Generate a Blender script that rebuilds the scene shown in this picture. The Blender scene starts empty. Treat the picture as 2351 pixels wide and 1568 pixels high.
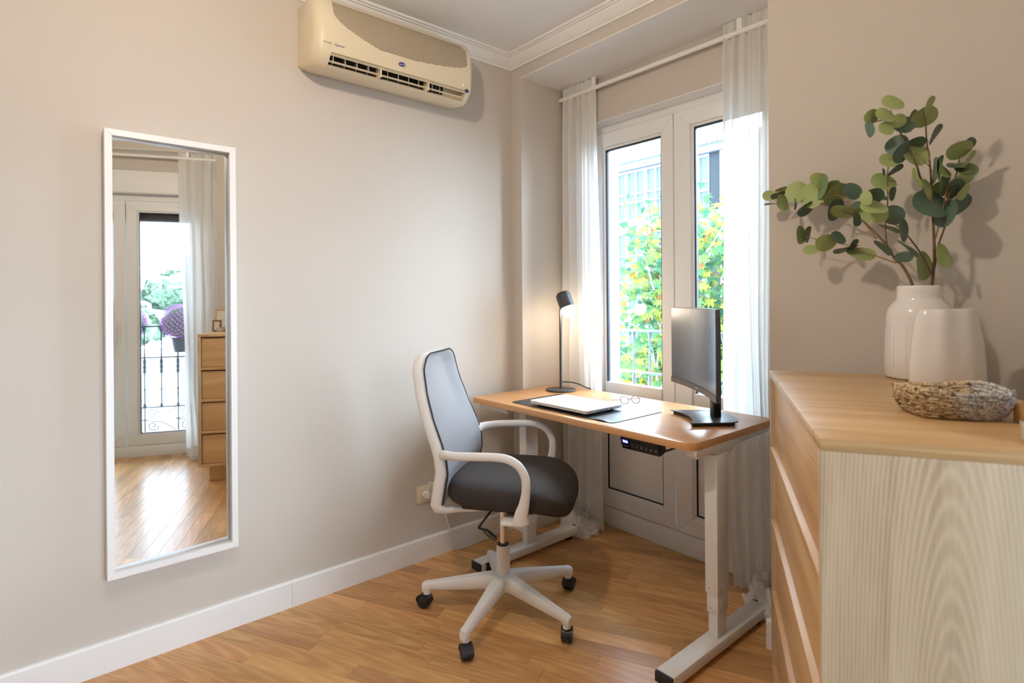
import bpy, bmesh, math, random
from mathutils import Vector, Matrix, noise
random.seed(7)
R = math.radians
S = bpy.context.scene
COL = S.collection

# ------------------------------------------------------------------ camera
CAM = Vector((2.2971, 0.0, 1.227)); YAW = R(49.7565); ROLL = R(-0.4282); FPX = 1284.97
FW = Vector((-math.sin(YAW), math.cos(YAW), 0)); RT = Vector((math.cos(YAW), math.sin(YAW), 0)); UP = Vector((0, 0, 1))
CR = RT*math.cos(ROLL)+UP*math.sin(ROLL); CU = UP*math.cos(ROLL)-RT*math.sin(ROLL)
cd = bpy.data.cameras.new('camera'); cam = bpy.data.objects.new('camera', cd); COL.objects.link(cam)
cd.sensor_width = 36; cd.lens = 36*FPX/2351; cd.shift_y = -97.93/2351; cd.clip_start = .02; cd.clip_end = 400
cam.matrix_world = Matrix(((CR.x, CU.x, -FW.x, CAM.x), (CR.y, CU.y, -FW.y, CAM.y), (CR.z, CU.z, -FW.z, CAM.z), (0, 0, 0, 1)))
cd.dof.use_dof = True; cd.dof.focus_distance = 2.5; cd.dof.aperture_fstop = 4.5
S.camera = cam
# ------------------------------------------------------------------ sky, exposure, window light guides
w = bpy.data.worlds.new('overcast_sky'); S.world = w; w.use_nodes = True
bg = w.node_tree.nodes['Background']; bg.inputs[0].default_value = (.68, .83, 1.0, 1); bg.inputs[1].default_value = 28.0
S.view_settings.view_transform = 'Standard'; S.view_settings.look = 'None'; S.view_settings.gamma = 1
S.view_settings.use_curve_mapping = False; S.view_settings.exposure = 0.14
try:
    S.cycles.use_denoising = True; S.cycles.max_bounces = 10; S.cycles.diffuse_bounces = 5; S.cycles.transparent_max_bounces = 24
    S.cycles.caustics_reflective = False; S.cycles.caustics_refractive = False; S.cycles.sample_clamp_indirect = 6
except Exception: pass
LAMP_POS = Vector((1.28, .28, 2.33)); LAMP_W = 35.0
def portal(loc, rot, sx, sy):
    l = bpy.data.lights.new('window_portal', 'AREA'); l.shape = 'RECTANGLE'; l.size = sx; l.size_y = sy; l.cycles.is_portal = True
    o = bpy.data.objects.new('window_portal', l); COL.objects.link(o); o.location = loc; o.rotation_euler = rot
    return o

# ------------------------------------------------------------------ mesh helpers
class MB:
    def __init__(s): s.v = []; s.f = []
    def add(s, vs, fs):
        n = len(s.v); s.v += [Vector(p) for p in vs]; s.f += [tuple(i+n for i in f) for f in fs]; return s
    def box(s, a, b, M=None):
        x0, y0, z0 = a; x1, y1, z1 = b
        vs = [Vector(p) for p in ((x0,y0,z0),(x1,y0,z0),(x1,y1,z0),(x0,y1,z0),(x0,y0,z1),(x1,y0,z1),(x1,y1,z1),(x0,y1,z1))]
        if M: vs = [M@p for p in vs]
        return s.add(vs, [(0,3,2,1),(4,5,6,7),(0,1,5,4),(1,2,6,5),(2,3,7,6),(3,0,4,7)])
    def prism(s, poly, z0, z1, M=None, axis='z'):
        a = sum(poly[i][0]*poly[(i+1) % len(poly)][1]-poly[(i+1) % len(poly)][0]*poly[i][1] for i in range(len(poly)))
        if a < 0: poly = poly[::-1]
        n = len(poly)
        def P(p, h):
            if axis == 'z': return Vector((p[0], p[1], h))
            if axis == 'y': return Vector((p[0], -h, p[1]))      # profile in x,z swept along -h
            return Vector((h, p[0], p[1]))                         # axis x: profile in y,z
        vs = [P(p, z0) for p in poly]+[P(p, z1) for p in poly]
        if M: vs = [M@p for p in vs]
        fs = [tuple(range(n))[::-1], tuple(range(n, 2*n))]+[(i, (i+1) % n, n+(i+1) % n, n+i) for i in range(n)]
        return s.add(vs, fs)
    def tube(s, pts, r, seg=8, closed=False, flat=1.0, up=None, caps=True):
        pts = [Vector(p) for p in pts]; n = len(pts)
        rs = r if isinstance(r, (list, tuple)) else [r]*n
        def tang(i):
            if closed: return (pts[(i+1) % n]-pts[i-1]).normalized()
            return (pts[min(i+1, n-1)]-pts[max(i-1, 0)]).normalized()
        t = tang(0); a = up or (Vector((0,0,1)) if abs(t.z) < .9 else Vector((1,0,0)))
        N = (a-t*a.dot(t)).normalized(); vs = []
        for i in range(n):
            t = tang(i)
            if up: a = Vector(up); q = a-t*a.dot(t); N = q.normalized() if q.length > 1e-3 else N
            else: q = N-t*N.dot(t); N = q.normalized()
            B = t.cross(N)
            for k in range(seg):
                th = 2*math.pi*k/seg; vs.append(pts[i]+(N*math.cos(th)*flat+B*math.sin(th))*rs[i])
        fs = []; m = n if closed else n-1
        for i in range(m):
            for k in range(seg):
                j = (i+1) % n; k2 = (k+1) % seg
                fs.append((i*seg+k, i*seg+k2, j*seg+k2, j*seg+k))
        if not closed and caps: fs += [tuple(range(seg))[::-1], tuple(range((n-1)*seg, n*seg))]
        return s.add(vs, fs)
    def lathe(s, prof, seg=24, c=(0,0,0), fn=None, caps=True):
        vs = []; c = Vector(c)
        for r, z in prof:
            for k in range(seg):
                th = 2*math.pi*k/seg; rr = fn(r, z, th) if fn else r
                p = rr if isinstance(rr, tuple) else (rr*math.cos(th), rr*math.sin(th))
                vs.append(c+Vector((p[0], p[1], z)))
        fs = []; n = len(prof)
        for i in range(n-1):
            for k in range(seg):
                k2 = (k+1) % seg; fs.append((i*seg+k, i*seg+k2, (i+1)*seg+k2, (i+1)*seg+k))
        if caps: fs += [tuple(range(seg))[::-1], tuple(range((n-1)*seg, n*seg))]
        return s.add(vs, fs)
    def grid(s, fn, nu, nv):
        vs = [fn(i/nu, j/nv) for j in range(nv+1) for i in range(nu+1)]
        return s.add(vs, [(j*(nu+1)+i, j*(nu+1)+i+1, (j+1)*(nu+1)+i+1, (j+1)*(nu+1)+i) for j in range(nv) for i in range(nu)])
    def ball(s, c, r, nu=16, nv=10, fn=None):
        c = Vector(c)
        def f(u, v):
            th = 2*math.pi*u; ph = math.pi*(v-.5); d = Vector((math.cos(ph)*math.cos(th), math.cos(ph)*math.sin(th), math.sin(ph)))
            q = Vector((d.x*r[0], d.y*r[1], d.z*r[2])) if isinstance(r, tuple) else d*r
            return c+q*(fn(d) if fn else 1)
        return s.grid(f, nu, nv)
    def mesh(s, name, smooth=None, bevel=0, seg=2, weld=False):
        me = bpy.data.meshes.new(name); me.from_pydata([tuple(p) for p in s.v], [], s.f)
        if bevel or weld:
            bm = bmesh.new(); bm.from_mesh(me)
            if weld: bmesh.ops.remove_doubles(bm, verts=bm.verts, dist=1e-5)
            if bevel:
                es = [e for e in bm.edges if len(e.link_faces) == 2 and e.calc_face_angle(0) > R(28)]
                bmesh.ops.bevel(bm, geom=es, offset=bevel, segments=seg, affect='EDGES', profile=.5, clamp_overlap=True)
            bm.to_mesh(me); bm.free()
        me.validate()
        if smooth is not None:
            me.polygons.foreach_set('use_smooth', [True]*len(me.polygons)); me.set_sharp_from_angle(angle=R(smooth))
        return me
    def build(s, name, m, parent=None, smooth=None, bevel=0, seg=2, weld=False):
        return link(name, s.mesh(name, smooth if smooth is not None else (35 if bevel else None), bevel, seg, weld), m, parent)
def link(name, me, m, parent=None, loc=None, rot=None):
    o = bpy.data.objects.new(name, me); COL.objects.link(o)
    if m and not me.materials: me.materials.append(m)
    if parent: o.parent = parent
    if loc is not None: o.location = loc
    if rot is not None: o.rotation_euler = rot
    return o
def thing(name, label, cat, loc=(0,0,0), rz=0, group=None):
    o = bpy.data.objects.new(name, None); COL.objects.link(o); o.empty_display_size = .05
    o.location = loc; o.rotation_euler = (0,0,rz); tag(o, label, cat, group); return o
def tag(o, label, cat, group=None):
    o['label'] = label; o['category'] = cat
    if group: o['group'] = group
    return o
def struct(o, label=None):
    o['kind'] = 'structure'
    if label: o['label'] = label
    return o
def stuff(o): o['kind'] = 'stuff'; return o
def text(name, body, size, m, parent, M, extrude=.0002, align='CENTER'):
    c = bpy.data.curves.new(name, 'FONT'); c.body = body; c.size = size; c.extrude = extrude; c.align_x = align; c.align_y = 'CENTER'
    tmp = bpy.data.objects.new(name, c); COL.objects.link(tmp); dg = bpy.context.evaluated_depsgraph_get()
    me = bpy.data.meshes.new_from_object(tmp.evaluated_get(dg)); bpy.data.objects.remove(tmp); me.materials.clear(); me.materials.append(m)
    o = bpy.data.objects.new(name, me); COL.objects.link(o); o.parent = parent; o.matrix_local = M; return o
def frame(ex, ey, o):   # matrix from x axis, y axis and origin
    ex = Vector(ex).normalized(); ey = Vector(ey); ez = ex.cross(ey).normalized(); ey = ez.cross(ex); o = Vector(o)
    return Matrix(((ex.x, ey.x, ez.x, o.x), (ex.y, ey.y, ez.y, o.y), (ex.z, ey.z, ez.z, o.z), (0,0,0,1)))
def smoothpts(pts, n=6):   # Catmull-Rom
    pts = [Vector(p) for p in pts]; out = []
    for i in range(len(pts)-1):
        p0 = pts[max(i-1, 0)]; p1 = pts[i]; p2 = pts[i+1]; p3 = pts[min(i+2, len(pts)-1)]
        for k in range(n):
            t = k/n; out.append(.5*((2*p1)+(p2-p0)*t+(2*p0-5*p1+4*p2-p3)*t*t+(3*p1-p0-3*p2+p3)*t**3))
    return out+[pts[-1]]

# ------------------------------------------------------------------ materials
def nodes(m): m.use_nodes = True; nt = m.node_tree; return nt, nt.nodes['Principled BSDF']
def mat(name, c, rough=.5, metal=0, spec=.5, bump=0, bscale=200, emit=None, estr=0, coat=0, var=0, vscale=3):
    m = bpy.data.materials.new(name); nt, b = nodes(m)
    b.inputs['Base Color'].default_value = (*c, 1); b.inputs['Roughness'].default_value = rough; b.inputs['Metallic'].default_value = metal
    b.inputs['Specular IOR Level'].default_value = spec; b.inputs['Coat Weight'].default_value = coat
    if emit: b.inputs['Emission Color'].default_value = (*emit, 1); b.inputs['Emission Strength'].default_value = estr
    tc = nt.nodes.new('ShaderNodeTexCoord')
    if var:
        n = nt.nodes.new('ShaderNodeTexNoise'); n.inputs['Scale'].default_value = vscale; n.inputs['Detail'].default_value = 4
        nt.links.new(tc.outputs['Object'], n.inputs['Vector'])
        mx = nt.nodes.new('ShaderNodeMix'); mx.data_type = 'RGBA'
        mx.inputs[6].default_value = (*[max(0, x*(1-var)) for x in c], 1); mx.inputs[7].default_value = (*[min(1, x*(1+var)) for x in c], 1)
        nt.links.new(n.outputs['Fac'], mx.inputs[0]); nt.links.new(mx.outputs[2], b.inputs['Base Color'])
    if bump:
        n = nt.nodes.new('ShaderNodeTexNoise'); n.inputs['Scale'].default_value = bscale; n.inputs['Detail'].default_value = 3
        nt.links.new(tc.outputs['Object'], n.inputs['Vector'])
        bp = nt.nodes.new('ShaderNodeBump'); bp.inputs['Strength'].default_value = bump; bp.inputs['Distance'].default_value = .002
        nt.links.new(n.outputs['Fac'], bp.inputs['Height']); nt.links.new(bp.outputs['Normal'], b.inputs['Normal'])
    return m
def wood(name, dark, mid, light, grain='x', scale=1.0, rough=.4, rnd=0, rings=None, island=False, coat=0, contrast=1.0, spec=.5):
    m = bpy.data.materials.new(name); nt, b = nodes(m); L = nt.links; N = nt.nodes.new
    tc = N('ShaderNodeTexCoord'); src = tc.outputs['Object']
    if rnd or island:
        if island: g = N('ShaderNodeNewGeometry'); r = g.outputs['Random Per Island']
        else: g = N('ShaderNodeObjectInfo'); r = g.outputs['Random']
        mu = N('ShaderNodeMath'); mu.operation = 'MULTIPLY'; mu.inputs[1].default_value = 37; L.new(r, mu.inputs[0])
        av = N('ShaderNodeVectorMath'); av.operation = 'ADD'; L.new(src, av.inputs[0]); L.new(mu.outputs[0], av.inputs[1]); src2 = av.outputs[0]
    else: src2 = src
    def mapping(sc, s_=None, loc=(0,0,0)):
        mp = N('ShaderNodeMapping'); mp.inputs['Scale'].default_value = sc; mp.inputs['Location'].default_value = loc; L.new(s_ or src2, mp.inputs['Vector']); return mp.outputs[0]
    ax = 'xyz'.index(grain)
    def sc(along, across): v = [across*scale]*3; v[ax] = along*scale; return v
    n1 = N('ShaderNodeTexNoise'); n1.inputs['Scale'].default_value = 1; n1.inputs['Detail'].default_value = 5; n1.inputs['Distortion'].default_value = .8
    L.new(mapping(sc(1.6, 16)), n1.inputs['Vector'])
    n2 = N('ShaderNodeTexNoise'); n2.inputs['Scale'].default_value = 1; n2.inputs['Detail'].default_value = 3
    L.new(mapping(sc(9, 260)), n2.inputs['Vector'])
    wv = N('ShaderNodeTexWave'); wv.wave_type = 'RINGS'; wv.rings_direction = 'SPHERICAL'
    rs = rings or dict(loc=(0,0,0), along=.5, across=5, scale=3, dist=5)
    wv.inputs['Scale'].default_value = rs['scale']; wv.inputs['Distortion'].default_value = rs['dist']; wv.inputs['Detail'].default_value = 2; wv.inputs['Detail Scale'].default_value = rs.get('ds', .3)
    v = [rs['across']]*3; v[ax] = rs['along']; wsrc = src
    if rnd or island:
        cx_ = N('ShaderNodeVectorMath'); cx_.operation = 'SCALE'; cx_.inputs[0].default_value = (1.6, .09, 0); L.new(r, cx_.inputs['Scale']); aw = N('ShaderNodeVectorMath'); aw.operation = 'ADD'; L.new(src, aw.inputs[0]); L.new(cx_.outputs[0], aw.inputs[1]); wsrc = aw.outputs[0]
    L.new(mapping(v, wsrc, rs['loc']), wv.inputs['Vector'])
    a1 = N('ShaderNodeMath'); a1.operation = 'MULTIPLY_ADD'; a1.inputs[1].default_value = rs.get('w', .35); n3 = N('ShaderNodeTexNoise'); n3.inputs['Scale'].default_value = 1; n3.inputs['Detail'].default_value = 2; L.new(mapping(sc(2.5, 9)), n3.inputs['Vector'])
    pw = N('ShaderNodeMath'); pw.operation = 'POWER'; pw.inputs[1].default_value = 2.2; L.new(wv.outputs['Fac'], pw.inputs[0]); ms_ = N('ShaderNodeMix'); L.new(n3.outputs['Fac'], ms_.inputs[0]); ms_.inputs[2].default_value = .45; L.new(pw.outputs[0], ms_.inputs[3]); L.new(ms_.outputs[0], a1.inputs[0]); 
    a0 = N('ShaderNodeMath'); a0.operation = 'MULTIPLY'; a0.inputs[1].default_value = 1-rs.get('w', .35); L.new(n1.outputs['Fac'], a0.inputs[0]); L.new(a0.outputs[0], a1.inputs[2])
    a2 = N('ShaderNodeMath'); a2.operation = 'MULTIPLY_ADD'; a2.inputs[1].default_value = .24; a2.use_clamp = False; L.new(n2.outputs['Fac'], a2.inputs[0]); L.new(a1.outputs[0], a2.inputs[2])
    cr = N('ShaderNodeValToRGB'); e = cr.color_ramp.elements; mdl = .60; h = .24/contrast
    e[0].position = mdl-h; e[0].color = (*dark, 1); e[1].position = mdl+h; e[1].color = (*light, 1)
    x = e.new(mdl); x.color = (*mid, 1); L.new(a2.outputs[0], cr.inputs[0]); out = cr.outputs[0]
    if rnd or island:
        hs = N('ShaderNodeHueSaturation'); mr = N('ShaderNodeMapRange'); mr.inputs['To Min'].default_value = 1-(rnd or .2); mr.inputs['To Max'].default_value = 1+(rnd or .2)
        L.new(r, mr.inputs['Value']); L.new(mr.outputs[0], hs.inputs['Value']); L.new(out, hs.inputs['Color'])
        m2 = N('ShaderNodeMath'); m2.operation = 'MULTIPLY'; m2.inputs[1].default_value = 7.31; L.new(r, m2.inputs[0]); fr = N('ShaderNodeMath'); fr.operation = 'FRACT'; L.new(m2.outputs[0], fr.inputs[0])
        mr2 = N('ShaderNodeMapRange'); mr2.inputs['To Min'].default_value = .496; mr2.inputs['To Max'].default_value = .505; L.new(fr.outputs[0], mr2.inputs['Value']); L.new(mr2.outputs[0], hs.inputs['Hue'])
        out = hs.outputs[0]
    L.new(out, b.inputs['Base Color']); b.inputs['Roughness'].default_value = rough; b.inputs['Coat Weight'].default_value = coat; b.inputs['Coat Roughness'].default_value = .18
    b.inputs['Specular IOR Level'].default_value = spec
    bp = N('ShaderNodeBump'); bp.inputs['Strength'].default_value = .06; bp.inputs['Distance'].default_value = .001; L.new(a2.outputs[0], bp.inputs['Height']); L.new(bp.outputs[0], b.inputs['Normal'])
    return m
def mixmat(name, build):
    m = bpy.data.materials.new(name); m.use_nodes = True; nt = m.node_tree; nt.nodes.clear(); o = nt.nodes.new('ShaderNodeOutputMaterial')
    nt.links.new(build(nt), o.inputs[0]); return m
def glass_fn(tint, gloss):
    def f(nt):
        t = nt.nodes.new('ShaderNodeBsdfTransparent'); t.inputs[0].default_value = (*tint, 1)
        g = nt.nodes.new('ShaderNodeBsdfGlossy'); g.inputs['Roughness'].default_value = .0
        lw = nt.nodes.new('ShaderNodeFresnel'); lw.inputs[0].default_value = gloss
        mx = nt.nodes.new('ShaderNodeMixShader'); nt.links.new(lw.outputs[0], mx.inputs[0]); nt.links.new(t.outputs[0], mx.inputs[1]); nt.links.new(g.outputs[0], mx.inputs[2])
        return mx.outputs[0]
    return f
def cloth_fn(c, trans, transp=0, wv=0):
    def f(nt):
        N = nt.nodes.new; L = nt.links
        d = N('ShaderNodeBsdfDiffuse'); d.inputs[0].default_value = (*c, 1); t = N('ShaderNodeBsdfTranslucent'); t.inputs[0].default_value = (*c, 1)
        mx = N('ShaderNodeMixShader'); mx.inputs[0].default_value = trans; L.new(d.outputs[0], mx.inputs[1]); L.new(t.outputs[0], mx.inputs[2])
        tc = N('ShaderNodeTexCoord'); mp = N('ShaderNodeMapping'); mp.inputs['Scale'].default_value = (220, 220, 900); L.new(tc.outputs['Object'], mp.inputs[0])
        n = N('ShaderNodeTexNoise'); n.inputs['Scale'].default_value = 1; L.new(mp.outputs[0], n.inputs['Vector'])
        b = N('ShaderNodeBump'); b.inputs['Strength'].default_value = .25; b.inputs['Distance'].default_value = .001; L.new(n.outputs['Fac'], b.inputs['Height']); L.new(b.outputs[0], d.inputs['Normal'])
        if not transp: return mx.outputs[0]
        tr = N('ShaderNodeBsdfTransparent'); m2 = N('ShaderNodeMixShader'); m2.inputs[0].default_value = transp
        L.new(mx.outputs[0], m2.inputs[1]); L.new(tr.outputs[0], m2.inputs[2]); return m2.outputs[0]
    return f
WALL = mat('wall_paint', (.59, .535, .475), .85, spec=.2, bump=.05, bscale=90, var=.012, vscale=1.5)
CEIL = mat('ceiling_paint', (.86, .855, .85), .9, spec=.2)
TRIM = mat('trim_white', (.83, .82, .81), .5)
UPVC = mat('white_pvc', (.84, .83, .82), .32)
METW = mat('white_powder_coat', (.80, .80, .80), .38)
PLW = mat('white_plastic', (.80, .785, .77), .42)
BLK = mat('black_plastic', (.012, .012, .014), .42)
RUB = mat('dark_rubber', (.02, .021, .024), .55)
DGR = mat('dark_grey_metal', (.045, .046, .052), .5, bump=.1, bscale=700)
CHR = mat('chrome', (.8, .8, .8), .12, metal=1)
SEAT = mat('charcoal_fabric', (.028, .021, .019), .8, bump=.5, bscale=900)
MIRR = mat('mirror_silver', (.90, .92, .91), .015, metal=1)
CREAM = mat('aged_cream_plastic', (.74, .64, .46), .38, var=.03)
DARK = mat('dark_cavity', (.018, .015, .012), .7)
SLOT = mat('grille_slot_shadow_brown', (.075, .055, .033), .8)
OUTC = mat('ivory_plastic', (.74, .66, .52), .4)
SILV = mat('laptop_silver', (.74, .73, .72), .30, metal=.25)
LAPD = mat('laptop_dark', (.05, .05, .055), .4)
MATD = mat('desk_mat_leatherette', (.030, .033, .040), .42, bump=.15, bscale=900)
CERW = mat('white_ceramic', (.80, .77, .74), .12, coat=.4)
SCR = mat('screen_panel', (.06, .08, .11), .24, spec=1.0)
BEZ = mat('monitor_bezel', (.05, .05, .054), .38)
IRON = mat('black_iron', (.03, .032, .035), .5)
IRONG = mat('grey_iron', (.045, .05, .055), .5)
CURT = mixmat('sheer_linen', cloth_fn((.94, .93, .91), .44, .05))
BLAN = mixmat('sage_blanket', cloth_fn((.28, .34, .30), .05))
GLASS = mixmat('window_glass', glass_fn((.96, .98, .98), 1.22))
LENS = mixmat('lens_glass', glass_fn((.95, .97, 1), 1.5))
OAKF = wood('oak_floor', (.38, .18, .062), (.58, .31, .118), (.72, .44, .20), 'x', .8, .28, rnd=.2, rings=dict(loc=(-.8, -.6, 0), along=2.2, across=22, scale=.9, dist=3, w=.25), contrast=.85)
OAKI = wood('oak_floor_far', (.38, .18, .062), (.58, .31, .118), (.72, .44, .20), 'x', .8, .28, island=True, rings=dict(loc=(-.8, -.6, 0), along=2.2, across=22, scale=.9, dist=3, w=.25), contrast=.85)
OAKD = wood('oak_veneer', (.43, .245, .10), (.58, .36, .165), (.67, .455, .24), 'y', 1, .42, rings=dict(loc=(.2, .3, .2), along=1.6, across=20, scale=1, dist=3, w=.22, ds=.12))
OAKT = wood('oak_veneer_top', (.43, .25, .105), (.57, .36, .17), (.66, .45, .24), 'x', 1, .36, rings=dict(loc=(0, -.5, .2), along=3, across=22, scale=1, dist=4, w=.26, ds=.12))
OAKS = wood('oak_veneer_side', (.36, .25, .15), (.54, .405, .265), (.63, .495, .34), 'z', 1, .45, rings=dict(loc=(-10.2, 0, -3.15), along=7.0, across=60, scale=1, dist=7, w=.27, ds=.12))
OAKDESK = wood('desk_laminate', (.54, .26, .10), (.65, .345, .15), (.72, .42, .20), 'x', 1, .30, rings=dict(loc=(.4, .4, 0), along=.4, across=9, scale=2, dist=2, w=.25), contrast=.8)
def mesh_fn(nt):
    N = nt.nodes.new; L = nt.links
    b = N('ShaderNodeBsdfPrincipled'); b.inputs['Roughness'].default_value = .55; b.inputs['Specular IOR Level'].default_value = .4
    tc = N('ShaderNodeTexCoord'); wv = N('ShaderNodeTexWave'); wv.bands_direction = 'Z'; wv.inputs['Scale'].default_value = 62; wv.inputs['Distortion'].default_value = .6
    L.new(tc.outputs['Object'], wv.inputs[0]); mx = N('ShaderNodeMix'); mx.data_type = 'RGBA'; mx.inputs[6].default_value = (.17, .17, .19, 1); mx.inputs[7].default_value = (.40, .40, .42, 1)
    L.new(wv.outputs['Fac'], mx.inputs[0]); L.new(mx.outputs[2], b.inputs['Base Color'])
    tr = N('ShaderNodeBsdfTransparent'); ms = N('ShaderNodeMixShader'); ms.inputs[0].default_value = .22; L.new(b.outputs[0], ms.inputs[1]); L.new(tr.outputs[0], ms.inputs[2]); return ms.outputs[0]
MESHF = mixmat('grey_chair_mesh', mesh_fn)

# ------------------------------------------------------------------ room shell
YW = 1.948; ZC = 2.51; XR = 1.388; XL = .08; SOF = 2.395
T2 = Vector((-.497, .868, 0)).normalized(); N2 = Vector((T2.y, -T2.x, 0))
NEAR = Vector((1.938, .934, 0)); J = Vector((2.56, 1.24, 0)); B2 = J+T2*((YW-J.y)/T2.y); JP = J-T2*1.62; END2 = J-T2*3.75
MYAW = R(1.8)
def turned(x, y): p = Matrix.Rotation(2*MYAW, 3, 'Z')@Vector((x-.02, y-.365, 0)); return Vector((p.x+.02, p.y+.365, 0))
DA = turned(3.095, .453); DT = Matrix.Rotation(2*MYAW, 3, 'Z')@Vector((-.376, .927, 0)).normalized(); DN = Vector((DT.y, -DT.x, 0))
def p2(v): return (v.x, v.y)
K = J+N2*.66; KP = JP+N2*.66
struct(MB().box((-.16, -2.45, 0), (0, YW+.62, ZC)).build('wall_left', WALL), 'plain beige wall with the mirror and air conditioner')
struct(MB().box((0, YW, 0), (XL, YW+.62, ZC)).box((XL, YW, SOF), (XR, YW+.62, ZC)).build('wall_window', WALL), 'beige wall around the recessed balcony window')
struct(MB().prism([(XR, YW), p2(B2), p2(J), p2(K), (2.35, 2.57), (XR, 2.57)], 0, ZC).build('wall_right', WALL), 'beige wall behind the oak dresser')
struct(MB().prism([p2(J), p2(K), p2(KP), p2(JP)], SOF, ZC).build('wall_lintel', WALL), 'beige lintel over the second balcony door')
def side(a, b, z0, z1, mb_): return mb_.prism([p2(JP-T2*a), p2(JP-T2*a+N2*.30), p2(JP-T2*b+N2*.30), p2(JP-T2*b)], z0, z1)
mb = MB(); side(0, .40, 0, ZC, mb); side(1.50, 2.13, 0, ZC, mb); side(.40, 1.50, 2.12, ZC, mb); struct(mb.build('wall_side', WALL), 'beige wall behind the photographer with an opening for the added daylight door')
struct(MB().box((-.16, END2.y-.15, 0), (END2.x+.6, END2.y, ZC)).build('wall_back', WALL))
struct(MB().box((-.16, -2.6, ZC), (4.9, 2.57, ZC+.12)).build('ceiling', CEIL), 'plain off-white ceiling')
# recess ceiling boards, white like the ceiling
struct(MB().box((XL, YW+.0005, SOF-.004), (XR, 2.5, SOF)).build('trim_soffit', CEIL), 'white soffit over the window recess')
mb = MB(); mb.prism([p2(J+N2*.001), p2(K), p2(KP), p2(JP+N2*.001)], SOF-.004, SOF); struct(mb.build('trim_soffit_2', CEIL))
# crown moulding
def room_path():
    return [Vector((0, END2.y, 0)), Vector((0, YW, 0)), B2.copy(), END2.copy()]
def offset_path(path, d):
    n = len(path); out = []
    for i in range(n):
        a = (path[i]-path[i-1]).normalized(); b = (path[(i+1) % n]-path[i]).normalized()
        na = Vector((a.y, -a.x, 0)); nb = Vector((b.y, -b.x, 0)); k = (na+nb)/(1+na.dot(nb)); out.append(path[i]+k*d)
    return out
prof = [(0, 2.448), (.009, 2.448), (.009, 2.458), (.016, 2.460), (.028, 2.469), (.044, 2.486), (.048, 2.494), (.057, 2.494), (.057, 2.501), (.068, 2.501), (.072, ZC)]
mb = MB(); rp = room_path(); n = len(rp)
for (d, z) in prof: mb.v += [Vector((p.x, p.y, z)) for p in offset_path(rp, d)]
mb.f = [(i*n+k, i*n+(k+1) % n, (i+1)*n+(k+1) % n, (i+1)*n+k) for i in range(len(prof)-1) for k in range(n)]
struct(mb.build('trim_1', TRIM), 'white crown moulding where walls meet the ceiling')
# baseboards
BH = .103
def board(name, a, b, parent=None, th=.015, h=BH):
    a = Vector(a); b = Vector(b); t = (b-a).normalized(); nr = Vector((t.y, -t.x, 0)); M = frame(t, Vector((0,0,1)).cross(t), a)
    m = MB(); L = (b-a).length
    m.prism([(0, 0), (-th, 0), (-th, h-.006), (-th+.005, h), (0, h)], 0, L, M, 'x'); return m.build(name, TRIM, parent)
bl = struct(bpy.data.objects.new('baseboard_left', None)); COL.objects.link(bl); bl['label'] = 'white baseboard along the left wall'
board('baseboard_board', (0, END2.y, 0), (0, .7685, 0), bl); board('baseboard_board', (0, .7693, 0), (0, YW, 0), bl)
struct(board('baseboard_window', (.015, YW, 0), (XL+.015, YW, 0)))
struct(board('baseboard_recess', (XL, YW, 0), (XL, 2.33, 0)))
struct(board('baseboard_reveal', (XR, 2.33, 0), (XR, YW, 0)))
struct(board('baseboard_right', (XR-.015, YW, 0), (B2.x, YW, 0))); struct(board('baseboard_side', B2, J))

# floor: sub-floor plus oak strips
fl = struct(MB().box((-.16, -2.45, -.06), (4.6, 2.40, -.016)).build('floor', mat('screed', (.12, .08, .05), .9)), 'oak strip parquet floor laid on the diagonal')
PD = R(28); pu = Vector((math.cos(PD), math.sin(PD), 0)); pv = Vector((-pu.y, pu.x, 0)); PWID = .068
clips = [(Vector((0, 0, 0)), Vector((1, 0, 0))), (Vector((0, 2.352, 0)), Vector((0, -1, 0))), (DA, -DN), (Vector((0, -2.3, 0)), Vector((0, 1, 0)))]
def clip(poly):
    cut = False
    for o, nn in clips:
        out = []
        for i in range(len(poly)):
            a = poly[i]; b = poly[(i+1) % len(poly)]; da = (a-o).dot(nn); db = (b-o).dot(nn)
            if da >= 0: out.append(a)
            if (da < 0) != (db < 0): out.append(a+(b-a)*(da/(da-db))); cut = True
        poly = out
        if len(poly) < 3: return None, True
    return poly, cut
def strip_geo(poly, g=.0003, c=.0003):
    cen = sum(poly, Vector())/len(poly)
    def inset(d):
        n = len(poly); r = []
        for i in range(n):
            a = (poly[i]-poly[i-1]).normalized(); b = (poly[(i+1) % n]-poly[i]).normalized(); na = Vector((-a.y, a.x, 0)); nb = Vector((-b.y, b.x, 0))
            k = (na+nb)/max(.3, 1+na.dot(nb)); r.append(poly[i]+k*d)
        return r
    n = len(poly); a = inset(g); b = inset(g+c); vs = [p+Vector((0,0,-.015)) for p in a]+[p+Vector((0,0,-c)) for p in a]+b
    fs = [tuple(range(2*n, 3*n))]+[(r*n+i, r*n+(i+1) % n, (r+1)*n+(i+1) % n, (r+1)*n+i) for r in (0, 1) for i in range(n)]
    return vs, fs
cache = {}; far = MB(); nst = 0; LENS_ = (.36, .44, .52, .60)
rr = random.Random(3)
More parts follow.
